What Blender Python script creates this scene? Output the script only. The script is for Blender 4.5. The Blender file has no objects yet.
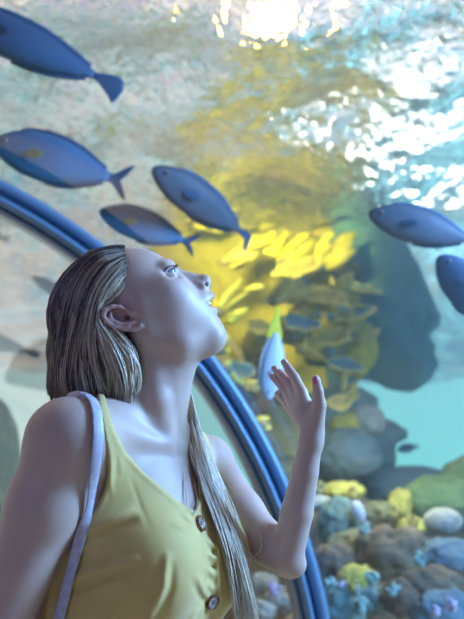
import bpy, bmesh, math, random
import numpy as np
from mathutils import Vector, Matrix
from mathutils.bvhtree import BVHTree
PI = math.pi
rnd = random.Random(7)
sc = bpy.context.scene
col = sc.collection

# ------------------------------------------------------------------ camera frame (464 x 619 photo, 800 px focal length)
PITCH = math.radians(12.0)
CAM = np.array([0.0, 0.0, 1.32])
CR = np.array([1.0, 0.0, 0.0])
CU = np.array([0.0, -math.sin(PITCH), math.cos(PITCH)])
CF = np.array([0.0, math.cos(PITCH), math.sin(PITCH)])
FPX = 800.0
def P(u, v, d):
    return CAM + CR * ((u - 232.0) / FPX * d) + CU * ((309.5 - v) / FPX * d) + CF * d
PX = 1.12 / FPX      # one photo pixel at the head's distance, in metres

# ------------------------------------------------------------------ objects
def link(name, data, mat=None, parent=None):
    o = bpy.data.objects.new(name, data)
    col.objects.link(o)
    if mat is not None:
        ms = mat if isinstance(mat, (list, tuple)) else [mat]
        for m in ms: data.materials.append(m)
    if parent is not None: o.parent = parent
    return o
def empty(name, loc=(0, 0, 0), parent=None):
    o = bpy.data.objects.new(name, None); col.objects.link(o)
    o.location = loc; o.empty_display_size = .1
    if parent is not None: o.parent = parent
    return o
def tag(o, label=None, cat=None, group=None, kind=None):
    if label: o['label'] = label
    if cat: o['category'] = cat
    if group: o['group'] = group
    if kind: o['kind'] = kind
    return o
def mesh_from(name, verts, faces, smooth=True):
    me = bpy.data.meshes.new(name)
    me.from_pydata([tuple(map(float, v)) for v in verts], [], [tuple(int(i) for i in f) for f in faces])
    me.update()
    if smooth: me.polygons.foreach_set('use_smooth', [True] * len(me.polygons))
    return me
def mesh_np(name, V, Q, smooth=True):
    me = bpy.data.meshes.new(name)
    me.vertices.add(len(V)); me.vertices.foreach_set('co', V.astype(np.float32).ravel())
    n = Q.shape[1]
    me.loops.add(Q.size); me.loops.foreach_set('vertex_index', Q.astype(np.int32).ravel())
    me.polygons.add(len(Q))
    me.polygons.foreach_set('loop_start', np.arange(0, Q.size, n, dtype=np.int32))
    me.update(calc_edges=True); me.validate()
    if smooth: me.polygons.foreach_set('use_smooth', np.ones(len(me.polygons), dtype=bool))
    return me

# ------------------------------------------------------------------ signed distance modelling on a rectilinear grid
class Grid:
    def __init__(s, X, Y, Z):
        s.X, s.Y, s.Z = [np.asarray(a, np.float32) for a in (X, Y, Z)]
        s.F = np.full((len(X), len(Y), len(Z)), 0.5, np.float32)
    def sub(s, lo, hi):
        sl = []
        for A, a, b in zip((s.X, s.Y, s.Z), lo, hi):
            i = max(0, int(np.searchsorted(A, a)) - 1); j = min(len(A), int(np.searchsorted(A, b)) + 1)
            if j <= i: return None
            sl.append(slice(i, j))
        return tuple(sl), s.X[sl[0]][:, None, None], s.Y[sl[1]][None, :, None], s.Z[sl[2]][None, None, :]
    def blend(s, sl, d, k, op):
        A = s.F[sl]
        if op == 'add':
            if k > 0:
                h = np.clip(0.5 + 0.5 * (A - d) / k, 0, 1)
                s.F[sl] = A + (d - A) * h - k * h * (1 - h)
            else: s.F[sl] = np.minimum(A, d)
        else:
            d = -d
            if k > 0:
                h = np.clip(0.5 - 0.5 * (A - d) / k, 0, 1)
                s.F[sl] = A + (d - A) * h + k * h * (1 - h)
            else: s.F[sl] = np.maximum(A, d)
    def cone(s, a, b, r1, r2=None, k=0.01, op='add'):
        if r2 is None: r2 = r1
        a = np.asarray(a, float); b = np.asarray(b, float)
        R = max(r1, r2) + k + 0.02
        q = s.sub(np.minimum(a, b) - R, np.maximum(a, b) + R)
        if q is None: return
        sl, X, Y, Z = q
        ba = b - a; L2 = float(ba @ ba) + 1e-12
        px, py, pz = X - a[0], Y - a[1], Z - a[2]
        t = np.clip((px * ba[0] + py * ba[1] + pz * ba[2]) / L2, 0, 1).astype(np.float32)
        d = np.sqrt((px - t * ba[0]) ** 2 + (py - t * ba[1]) ** 2 + (pz - t * ba[2]) ** 2) - (r1 + (r2 - r1) * t)
        s.blend(sl, d.astype(np.float32), k, op)
    def ball(s, c, r, k=0.01, op='add'): s.cone(c, c, r, r, k, op)
    def ell(s, c, r, ax=None, k=0.01, op='add'):
        c = np.asarray(c, float); r = np.asarray(r, float)
        if ax is None: ax = np.eye(3)
        ax = np.asarray(ax, float)
        R = np.sqrt(((ax * r[:, None]) ** 2).sum(0)) + k + 0.02
        q = s.sub(c - R, c + R)
        if q is None: return
        sl, X, Y, Z = q
        px, py, pz = X - c[0], Y - c[1], Z - c[2]
        k0 = 0; k1 = 0
        for i in range(3):
            w = px * ax[i][0] + py * ax[i][1] + pz * ax[i][2]
            k0 = k0 + (w / r[i]) ** 2; k1 = k1 + (w / (r[i] ** 2)) ** 2
        k0 = np.sqrt(k0); k1 = np.sqrt(k1) + 1e-9
        s.blend(sl, (k0 * (k0 - 1) / k1).astype(np.float32), k, op)
    def chain(s, pts, rs, k=0.01, op='add'):
        for i in range(len(pts) - 1): s.cone(pts[i], pts[i + 1], rs[i], rs[i + 1], k, op)
    def mesh(s):
        F = s.F; X, Y, Z = s.X, s.Y, s.Z
        S = F < 0
        nx, ny, nz = F.shape
        cnt = np.zeros((nx - 1, ny - 1, nz - 1), np.uint8)
        for i in (0, 1):
            for j in (0, 1):
                for k in (0, 1): cnt += S[i:nx - 1 + i, j:ny - 1 + j, k:nz - 1 + k]
        act = (cnt > 0) & (cnt < 8)
        I, J, K = np.nonzero(act)
        idx = np.full(act.shape, -1, np.int32); idx[I, J, K] = np.arange(len(I))
        acc = np.zeros((len(I), 3)); n = np.zeros(len(I))
        for ax in range(3):
            for o1 in (0, 1):
                for o2 in (0, 1):
                    o = [0, 0, 0]; oth = [q for q in range(3) if q != ax]
                    o[oth[0]] = o1; o[oth[1]] = o2
                    a = (I + o[0], J + o[1], K + o[2]); o[ax] = 1
                    b = (I + o[0], J + o[1], K + o[2])
                    fa = F[a].astype(float); fb = F[b].astype(float)
                    m = (fa < 0) != (fb < 0)
                    t = np.where(m, fa / np.where(m, fa - fb, 1), 0)
                    pa = np.stack([X[a[0]], Y[a[1]], Z[a[2]]], 1); pb = np.stack([X[b[0]], Y[b[1]], Z[b[2]]], 1)
                    acc += np.where(m[:, None], pa + (pb - pa) * t[:, None], 0); n += m
        V = acc / n[:, None]
        Q = []
        for ax in range(3):
            sl0 = [slice(1, -1)] * 3; sl1 = [slice(1, -1)] * 3
            sl0[ax] = slice(0, -1); sl1[ax] = slice(1, None)
            a = S[tuple(sl0)]; b = S[tuple(sl1)]
            e = np.nonzero(a != b)
            flip = a[e]
            g = [e[0] + 1, e[1] + 1, e[2] + 1]; g[ax] = e[ax]
            oth = [q for q in range(3) if q != ax]
            def cid(d1, d2):
                h = [g[0].copy(), g[1].copy(), g[2].copy()]
                h[oth[0]] -= d1; h[oth[1]] -= d2
                return idx[h[0], h[1], h[2]]
            q = np.stack([cid(0, 0), cid(1, 0), cid(1, 1), cid(0, 1)], 1)
            if ax == 1: flip = ~flip
            q = np.where(flip[:, None], q, q[:, ::-1])
            Q.append(q)
        return V, np.concatenate(Q)
def seg_axis(*bands):
    out = []
    for a, b, h in bands:
        n = max(1, int(round((b - a) / h))); out += list(a + (b - a) * np.arange(n) / n)
    out.append(bands[-1][1])
    return np.array(out)
def smooth_mesh(V, Q, it=1, lam=.5):
    for _ in range(it):
        acc = np.zeros_like(V); n = np.zeros(len(V))
        for a, b in ((0, 1), (1, 2), (2, 3), (3, 0)):
            np.add.at(acc, Q[:, a], V[Q[:, b]]); np.add.at(acc, Q[:, b], V[Q[:, a]])
            np.add.at(n, Q[:, a], 1); np.add.at(n, Q[:, b], 1)
        V = V + lam * (acc / n[:, None] - V)
    return V

# ------------------------------------------------------------------ materials
def mat(name, base=(.5, .5, .5), rough=.5, metal=0, **kw):
    m = bpy.data.materials.new(name); m.use_nodes = True
    b = m.node_tree.nodes['Principled BSDF']
    b.inputs['Base Color'].default_value = (*base, 1)
    b.inputs['Roughness'].default_value = rough
    b.inputs['Metallic'].default_value = metal
    for k, v in kw.items(): b.inputs[k.replace('_', ' ')].default_value = v
    return m
def nd(m, t, **kw):
    n = m.node_tree.nodes.new(t)
    for k, v in kw.items():
        if k.startswith('i_'): n.inputs[k[2:].replace('_', ' ')].default_value = v
        else: setattr(n, k, v)
    return n
def lk(m, a, b): m.node_tree.links.new(a, b)
def ramp(m, fac, stops):
    r = nd(m, 'ShaderNodeValToRGB'); e = r.color_ramp.elements
    while len(e) < len(stops): e.new(.5)
    for el, (p, c) in zip(e, stops):
        el.position = p; el.color = (*c, 1) if len(c) == 3 else c
    lk(m, fac, r.inputs[0]); return r
def noisy(name, stops, scale=8, rough=.6, detail=4, bump=0, bscale=None, dist=0.01, coord='Object', distortion=0, **kw):
    """surface with its own mottled colour and fine relief"""
    m = mat(name, stops[0][1], rough, **kw)
    b = m.node_tree.nodes['Principled BSDF']
    tc = nd(m, 'ShaderNodeTexCoord')
    n = nd(m, 'ShaderNodeTexNoise', i_Scale=scale, i_Detail=detail, i_Roughness=.6, i_Distortion=distortion)
    lk(m, tc.outputs[coord], n.inputs['Vector'])
    r = ramp(m, n.outputs['Fac'], stops)
    lk(m, r.outputs[0], b.inputs['Base Color'])
    if bump:
        n2 = nd(m, 'ShaderNodeTexNoise', i_Scale=bscale or scale * 3, i_Detail=5)
        lk(m, tc.outputs[coord], n2.inputs['Vector'])
        bp = nd(m, 'ShaderNodeBump', i_Strength=bump, i_Distance=dist)
        lk(m, n2.outputs['Fac'], bp.inputs['Height']); lk(m, bp.outputs[0], b.inputs['Normal'])
    return m
DH = 1.12
nF = np.array([0.86, -0.51, 0.0]); nS = np.array([0.51, 0.86, 0.0]); nU = np.array([0, 0, 1.0])
CH = P(146, 446, 1.125)
def ipx(ang):                                          # axes in the photo plane turned by ang (degrees), third = view axis
    c, s = math.cos(math.radians(ang)), math.sin(math.radians(ang))
    return np.array([CR * c + CU * s, -CR * s + CU * c, CF])
def H(u, v, o=0.0): return P(u, v, DH - o)           # o: towards the camera, metres
def uv_ball(c, r, seg=20, rings=14, ax=None, sc_=(1, 1, 1), t0=0, t1=PI):
    """rotated about axis ax[2]; returns verts, faces"""
    ax = np.eye(3) if ax is None else np.asarray(ax); V = []; Fc = []
    for i in range(rings + 1):
        t = t0 + (t1 - t0) * i / rings
        for j in range(seg):
            p = 2 * PI * j / seg
            q = (math.sin(t) * math.cos(p) * sc_[0], math.sin(t) * math.sin(p) * sc_[1], math.cos(t) * sc_[2])
            V.append(np.asarray(c) + r * (ax[0] * q[0] + ax[1] * q[1] + ax[2] * q[2]))
    for i in range(rings):
        for j in range(seg):
            a = i * seg + j; b = i * seg + (j + 1) % seg
            Fc.append((a, a + seg, b + seg, b))
    return V, Fc
def poly_sdf(U, Vv, pts):
    """signed distance to a closed polygon in photo pixels (negative inside)"""
    d = np.full(U.shape, 1e9, np.float32); ins = np.zeros(U.shape, bool)
    n = len(pts)
    for i in range(n):
        ax_, ay = pts[i]; bx, by = pts[(i + 1) % n]
        ex, ey = bx - ax_, by - ay
        wx, wy = U - ax_, Vv - ay
        t = np.clip((wx * ex + wy * ey) / (ex * ex + ey * ey), 0, 1)
        d = np.minimum(d, (wx - ex * t) ** 2 + (wy - ey * t) ** 2)
        if by != ay:
            c = ((ay > Vv) != (by > Vv)) & (U < (bx - ax_) * (Vv - ay) / (by - ay) + ax_)
            ins ^= c
    d = np.sqrt(d)
    return np.where(ins, -d, d)
def project(p):
    q = np.asarray(p) - CAM
    d = q @ CF
    return 232 + FPX * (q @ CR) / d, 309.5 - FPX * (q @ CU) / d, d
def grid_uvd(g):
    X = g.X[:, None, None] - CAM[0]; Y = g.Y[None, :, None] - CAM[1]; Z = g.Z[None, None, :] - CAM[2]
    d = Y * CF[1] + Z * CF[2]
    z = Y * CU[1] + Z * CU[2]
    return (232 + FPX * X / d).astype(np.float32), (309.5 - FPX * z / d + 0 * X).astype(np.float32)
def seg_dist(U, Vv, a, b):
    ex, ey = b[0] - a[0], b[1] - a[1]
    wx, wy = U - a[0], Vv - a[1]
    t = np.clip((wx * ex + wy * ey) / (ex * ex + ey * ey + 1e-9), 0, 1)
    return np.sqrt((wx - ex * t) ** 2 + (wy - ey * t) ** 2), t
def lathe(prof, c, n, seg=28):
    n = np.asarray(n) / np.linalg.norm(n); a = np.cross(n, (0, 0, 1)); a /= np.linalg.norm(a); b = np.cross(n, a)
    V = []; Fc = []
    for r, h in prof:
        for j in range(seg):
            t = 2 * PI * j / seg; V.append(np.asarray(c) + a * r * math.cos(t) + b * r * math.sin(t) + n * h)
    for i in range(len(prof) - 1):
        for j in range(seg):
            p = i * seg + j; q = i * seg + (j + 1) % seg; Fc.append((p, q, q + seg, p + seg))
    return V, Fc, a, b
def catmull(pts, n):
    pts = np.asarray(pts, float); m = len(pts)
    p = np.vstack([2 * pts[0] - pts[1], pts, 2 * pts[-1] - pts[-2]])
    t = np.linspace(0, m - 1 - 1e-6, n); i = t.astype(int); f = (t - i)[:, None]
    a, b, c, d = p[i], p[i + 1], p[i + 2], p[i + 3]
    return .5 * (2 * b + (c - a) * f + (2 * a - 5 * b + 4 * c - d) * f ** 2 + (3 * b - a - 3 * c + d) * f ** 3)
def rbox(c, ax, h, r=.3):
    """box with rounded edges: superellipsoid"""
    V, Fc = uv_ball((0, 0, 0), 1, 32, 20)
    out = []
    for v in V:
        q = [math.copysign(abs(x) ** r, x) for x in v]
        n = (abs(q[0]) ** 8 + abs(q[1]) ** 8 + abs(q[2]) ** 8) ** .125
        out.append(np.asarray(c) + sum(ax[i] * (q[i] / n * h[i]) for i in range(3)))
    return out, Fc
# ------------------------------------------------------------------ the woman: skeleton
def B(f, s, z): return CH + nF * f + nS * s + nU * z
AXB = np.array([nF, nS, nU])
SR, SL = P(68, 441, .985), P(209, 460, 1.25)

def torso_core(g, e=0.0):
    g.ell(B(-.012, 0, -.075), (.088 + e, .145 + e, .12 + e), AXB, .03)
    g.ell(B(-.005, 0, -.17), (.100 + e, .130 + e, .15 + e), AXB, .04)
    g.ell(B(-.058, -.020, -.20), (.085 + e, .120 + e, .17 + e), AXB, .04)
    g.ell(B(-.005, 0, -.33), (.082 + e, .112 + e, .14 + e), AXB, .05)
    g.ell(B(-.02, 0, -.50), (.108 + e, .158 + e, .14 + e), AXB, .05)
    for s in (-1, 1):
        g.ell(B(.062, .062 * s, -.155), (.058 + e, .060 + e, .066 + e), AXB, .03)

def build_body():
    q = 1.0
    X = seg_axis((-.62, -.30, .012), (-.30, -.19, .003), (-.19, .02, .0014 * q), (.02, .055, .003), (.055, .145, .0014 * q), (.145, .22, .01))
    Z = seg_axis((-.01, .82, .012), (.82, 1.33, .0038), (1.33, 1.40, .0025), (1.40, 1.68, .0014 * q))
    Y = seg_axis((.45, .80, .012), (.80, 1.02, .003), (1.02, 1.20, .0014 * q), (1.20, 1.40, .0025))
    g = Grid(X, Y, Z)
    px = PX
    # torso
    torso_core(g)
    # neck, shoulders
    g.chain([H(160, 356), H(149, 398), H(136, 440)], [38.5 * px, 36.5 * px, 44 * px], .02)
    g.cone(H(128, 415), SR + np.array([.02, .01, .0]), .042, .046, .035)
    g.cone(H(140, 420), SL + np.array([-.02, -.01, -.004]), .038, .036, .035)
    g.ball(SR, .048, .02)
    g.ball(SL, .034, .02)
    # sternomastoid, collar bones, throat
    g.chain([H(146, 350, .045), H(157, 400, .047), H(166, 436, .04)], [.009, .008, .006], .02)
    nb = P(166, 447, 1.075)
    g.cone(nb, P(108, 428, 1.0), .006, .008, .018)
    g.cone(nb + np.array([.012, .02, 0]), SL + np.array([-.03, -.01, .022]), .006, .007, .018)
    # near arm
    el = P(-8, 640, .965)
    g.chain([SR, P(44, 505, .975), el], [.050, .0425, .037], .02)
    wr = el + np.array([.10, -.05, -.205])
    g.chain([el, el + (wr - el) * .35, wr], [.037, .037, .022], .02)
    kk = wr + np.array([.035, -.015, -.055])
    g.ell((wr + kk) / 2 + np.array([.005, 0, -.01]), (.034, .014, .045), np.array([[.6, .75, .2], [-.75, .6, 0], [-.2, -.1, .97]]), .01)
    for i in range(4):
        a = kk + np.array([(.018 - .012 * i), .022 - .016 * i, .002 * i]); L = (.030, .034, .032, .025)[i]
        b = a + np.array([.012, .004, -L]); c = b + np.array([-.004, .012, -L * .8])
        g.chain([a, b, c], [.0085, .008, .0065], .003)
    g.chain([wr + np.array([.02, .02, -.02]), wr + np.array([.045, .03, -.055]), wr + np.array([.05, .035, -.085])], [.012, .0095, .008], .006)
    # raised arm
    E = P(286, 559, 1.105)
    g.chain([SL, P(243, 512, 1.17), P(270, 545, 1.125), E], [.034, .0285, .0265, .0235], .015)
    g.ball(P(294, 565, 1.105), .0165, .012)
    W_ = P(311, 441, 1.115)
    g.chain([E, P(297, 512, 1.105), P(305, 472, 1.11), W_], [.0235, .0222, .0185, .0160], .004)
    # hand
    g.chain([W_, P(311, 425, 1.12)], [.0160, .0150], .01)
    fb = [(301.5, 392, 1.130), (296, 397, 1.137), (293, 404, 1.140), (293, 412, 1.138)]
    for (u, v, d), r in zip(fb, (.0090, .0088, .0084, .0076)):
        g.cone(P(310, 428, 1.12), P(u, v, d), .0125, r, .005)
    g.ell(P(305, 411, 1.128), (.018, .016, .010), ipx(-60), .008)
    fing = [
        [(301, 391, 1.130), (294.5, 377.5, 1.142), (288.5, 368.5, 1.150), (284.0, 362.0, 1.156)],
        [(296, 396, 1.136), (287.5, 381, 1.156), (280.0, 373.5, 1.166), (274.3, 368.6, 1.170)],
        [(293, 404, 1.138), (284.8, 390.0, 1.158), (277.8, 381.6, 1.170), (272.2, 376.5, 1.174)],
        [(292, 412, 1.138), (286.5, 404.0, 1.154), (281.0, 397.8, 1.162), (277.2, 393.6, 1.166)]]
    for f, r in zip(fing, (1.0, 1.0, .95, .85)):
        g.chain([P(*p) for p in f], [.0080 * r, .0070 * r, .0063 * r, .0050 * r], .0008)
        g.ball(P(*f[1]), .0073 * r, .002)
    g.cone(P(314, 431, 1.116), P(318.6, 405, 1.112), .0140, .0105, .007)
    g.chain([P(318.8, 405, 1.112), P(318.2, 391.5, 1.106), P(315.9, 379.5, 1.104)], [.0100, .0072, .0062], .003)
    # legs and feet below the hem
    for s, dx in ((-1, 0), (1, .0)):
        hp = B(-.01, .085 * s, -.56); kn = B(.01, .08 * s, -.93); an = np.array([*(B(-.03, .085 * s, 0)[:2]), .08])
        g.chain([hp, kn, an], [.075, .052, .034], .04)
        g.ball(kn + (an - kn) * .3 - nF * .012, .052, .03)
        g.chain([an - nU * .035 - nF * .02, an - nU * .055 + nF * .07 + nS * .01 * s, an - nU * .062 + nF * .15 + nS * .02 * s], [.032, .026, .018], .03)
    # ---- head
    g.ell(H(110.5, 304.5), (59.5 * px, 47.5 * px, .0685), ipx(43), .02)
    g.ell(H(139, 289.0), (39.5 * px, 38.5 * px, .062), ipx(43), .02)
    g.ell(H(168, 304), (30 * px, 33 * px, .050), ipx(50), .022)
    g.ell(H(192, 306), (16 * px, 20 * px, .030), ipx(45), .016)
    g.ball(H(209.5, 336), 14.5 * px, .018)
    g.ell(H(203, 320), (13 * px, 15 * px, .022), ipx(45), .014)
    for s in (-1, 1):
        g.chain([H(207, 338, .010 * s), H(180, 342, .036 * s), H(146, 331, .053 * s)], [11.5 * px, 11 * px, 11 * px], .024)
        g.cone(H(146, 331, .053 * s), H(138, 312, .060 * s), 8 * px, 6 * px, .022)
        g.ell(H(170, 301, .036 * s), (21 * px, 21 * px, .022), ipx(45), .028)       # cheek
        g.cone(H(164, 290, .046 * s), H(142, 300, .056 * s), .009, .008, .030)         # cheekbone
        g.ell(H(164, 320, .034 * s), (24 * px, 18 * px, .022), ipx(-20), .03)
        g.ell(H(192, 320, .020 * s), (13 * px, 16 * px, .020), ipx(-40), .02)
    g.ell(H(180, 338), (30 * px, 18 * px, .034), ipx(-12), .02)                         # under the chin
    for s in (-1, 1):
        g.ell(H(171.5, 273.5, .036 * s), (7 * px, 6 * px, .015), ipx(45), .012, 'cut')       # eye socket
        g.cone(H(169.5, 264.0, .014 * s), H(165.0, 265.6, .034 * s), .0034, .0026, .018)        # brow
        # lids over the eye ball
        g.ball(H(167.2, 273.0, .0310 * s), .0134, .004)
        g.ell(H(175.0, 269.6, .0350 * s), (10 * px, 2.1 * px, .0135), ipx(18), .0014, 'cut')
    # nose
    g.chain([H(179, 273), H(190, 279.8), H(203, 281.0)], [4.4 * px, 5.4 * px, 6.3 * px], .008)
    g.cone(H(184, 284), H(200, 287), 7 * px, 7 * px, .012)
    g.ball(H(204.2, 281.9), 6.9 * px, .004)
    for s in (-1, 1):
        g.ell(H(199.3, 286.4, .0110 * s), (7.2 * px, 5.3 * px, .0062), ipx(-10), .005)
        g.cone(H(205.6, 285.2, .0095 * s), H(201.0, 287.0, .0115 * s), .0036, .0032, .0016, 'cut')
        g.ball(H(199.5, 286.2, .0215 * s), .0052, .004, 'cut')
    g.cone(H(205.5, 284.5), H(201.5, 291), .0026, .003, .004)
    # mouth
    g.ell(H(201.5, 300), (11.5 * px, 12 * px, .026), ipx(45), .010)
    for s in (-1, 1):
        g.chain([H(210.3, 296.0, 0), H(209.0, 296.6, .010 * s), H(201.0, 304.2, .0255 * s)], [.0058, .0056, .0032], .0020)
        g.chain([H(212.8, 310.8, 0), H(211.2, 310.8, .011 * s), H(201.4, 305.8, .0255 * s)], [.0062, .0058, .0034], .0026)
        g.chain([H(213.5, 303.0, 0), H(211.6, 303.2, .010 * s), H(203.0, 305.0, .0265 * s)], [.0056, .0056, .0030], .0018, 'cut')
        g.chain([H(207.5, 302.8, 0), H(206.6, 303.2, .010 * s), H(202.0, 304.8, .0215 * s)], [.0044, .0044, .0016], .0018, 'cut')
    # ears
    for s in (-1, 1):
        def Q(u, v, o): return H(u, v, (.0660 + o) * s)
        g.ell(Q(122, 318, .003), (19 * px, 9.5 * px, .0060), ipx(-8), .004)
        g.ell(Q(123, 317, .011), (13.5 * px, 6.0 * px, .0085), ipx(-8), .003, 'cut')
        rim = [(126, 309.5, .007), (120, 306.6, .011), (112, 306.4, .0145), (105.5, 309.5, .017), (103.4, 315, .018), (106.5, 322, .0165), (114, 327, .014), (124, 329.2, .011), (134, 329.4, .008), (140.2, 326.0, .006)]
        g.chain([Q(*p) for p in rim], [.0020, .0026, .0030, .0032, .0032, .0031, .0029, .0028, .0034, .0044], .0022)
        g.chain([Q(110.5, 312.5, .0125), Q(110.5, 319, .0135), Q(118, 323.5, .0115), Q(128, 324.6, .009), Q(133.5, 322, .007)], [.0022, .0026, .0026, .0026, .0028], .003)
        g.ell(Q(130.8, 313.3, .0060), (4.6 * px, 3.6 * px, .0045), ipx(-20), .004)
        g.cone(Q(124, 317.5, .012), Q(129, 318.2, -.004), .0042, .0030, .003, 'cut')
    V, Qd = g.mesh()
    V = smooth_mesh(V, Qd, 2, .5)
    return V, Qd
M_skin = noisy('skin', [(.3, (.52, .37, .30)), (.7, (.62, .45, .37))], 9, .42, 3, .12, 900, .0004)
b_ = M_skin.node_tree.nodes['Principled BSDF']
b_.inputs['Subsurface Weight'].default_value = .25
b_.inputs['Subsurface Radius'].default_value = (.02, .008, .004)
b_.inputs['Subsurface Scale'].default_value = .5
b_.inputs['Roughness'].default_value = .48
foot0 = B(-.01, 0, 0); foot0[2] = 0
woman = empty('person', tuple(foot0))
tag(woman, 'woman in a yellow buttoned dress looking up with one hand raised towards the fish', 'person')
def wchild(name, me, m=None, parent=None):
    """mesh given in world coordinates, parented under the woman"""
    o = link(name, me, m, parent or woman)
    me.transform(Matrix.Translation(-Vector(foot0)))
    return o
bodyV, bodyQ = build_body()
body = wchild('body', mesh_np('body', bodyV, bodyQ), M_skin)
# lips, finger tips and ear are pinker than the rest of the skin
lp = np.zeros(len(bodyV), np.float32)
for c, rr, am in ((H(208, 297.5), .0115, 1.0), (H(208.5, 309), .0115, .9), (H(203, 304), .010, .9), (H(203, 304, .018), .007, .8), (H(203, 304, -.018), .007, .8), (H(122, 318, .075), .03, .35), (P(280, 375, 1.165), .035, .35)):
    dd_ = np.linalg.norm(bodyV - c, axis=1); lp = np.maximum(lp, am * np.clip((rr - dd_) / (rr * .35), 0, 1))
at = body.data.attributes.new('pink', 'FLOAT', 'POINT'); at.data.foreach_set('value', lp)
_mx = nd(M_skin, 'ShaderNodeMix', data_type='RGBA'); _at = nd(M_skin, 'ShaderNodeAttribute', attribute_name='pink')
_src = b_.inputs['Base Color'].links[0].from_socket
lk(M_skin, _at.outputs['Fac'], _mx.inputs['Factor']); lk(M_skin, _src, _mx.inputs['A']); _mx.inputs['B'].default_value = (.50, .20, .22, 1)
lk(M_skin, _mx.outputs['Result'], b_.inputs['Base Color'])

M_eye = mat('eye_white', (.26, .29, .34), .25)
M_iris = mat('iris', (.10, .16, .22), .1)
M_pupil = mat('pupil', (.01, .01, .01), .1)
M_teeth = mat('teeth', (.86, .86, .82), .2)
gz = CR * .82 + CU * .48 - CF * .32; gz /= np.linalg.norm(gz)
g1 = np.cross(gz, CF); g1 /= np.linalg.norm(g1); g2 = np.cross(gz, g1)
for s in (1, -1):
    c = H(167.2, 273.0, .0310 * s)
    ey = wchild('eye', mesh_from('eye', *uv_ball(c, .0118)), M_eye)
    ir = wchild('iris', mesh_from('iris', *uv_ball(c, .01205, 20, 5, [g1, g2, gz], t0=0, t1=.54)), M_iris, ey)
    wchild('pupil', mesh_from('pupil', *uv_ball(c, .01215, 16, 4, [g1, g2, gz], t0=0, t1=.2)), M_pupil, ey)
    # dark upper lid line and lashes
    pl_ = catmull([H(163.6, 273.4, .0455 * s), H(166.4, 268.6, .0440 * s), H(171.2, 266.0, .0375 * s), H(175.6, 266.2, .0290 * s), H(177.5, 268.4, .0210 * s)], 14)
    g3 = Grid(*[seg_axis((pl_[:, i].min() - .004, pl_[:, i].max() + .004, .0005)) for i in range(3)])
    g3.chain([pl_[i] for i in range(14)], [.0005 + .0008 * math.sin(PI * i / 13) for i in range(14)], 0)
    wchild('lid_line', mesh_np('lid_line', *g3.mesh()), mat('eyeliner', (.03, .025, .03), .5))
    V = []; Fc = []
    for k in range(15):
        t = k / 14
        a = c + .0135 * (CR * (.40 + .50 * math.sin(t * 2.4 + .3)) + CU * .55 + (-CF * s) * (.75 - 1.15 * t))
        a = c + (a - c) / np.linalg.norm(a - c) * .0136
        dr = (a - c) / np.linalg.norm(a - c) + CR * .2 + CU * .5; dr = dr / np.linalg.norm(dr)
        w_ = np.cross(dr, CF); w_ = w_ / np.linalg.norm(w_) * .0003
        L = .006 + .002 * math.sin(k * 2.1); n0 = len(V)
        V += [a - w_, a + w_, a + CF * .0003, a + dr * L + CU * .0006]
        Fc += [(n0, n0 + 1, n0 + 3), (n0 + 1, n0 + 2, n0 + 3), (n0 + 2, n0, n0 + 3), (n0, n0 + 2, n0 + 1)]
    wchild('eyelashes', mesh_from('eyelashes', V, Fc, False), mat('lash', (.03, .02, .02), .6))
# teeth: an arch of small crowns behind the parted lips
V = []; Fc = []
for k in range(10):
    t = (k - 4.5) / 4.5
    c = H(208.3 - 4.6 * t * t, 301.8 + 1.8 * t * t, .0200 * t)
    a, f = uv_ball(c, 1.0, 8, 6, [CR * .0030, -CF * .0026, ipx(-48)[0] * -.0052])
    Fc += [tuple(i + len(V) for i in q) for q in f]; V += a
wchild('teeth', mesh_from('teeth', V, Fc), M_teeth)
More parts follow.
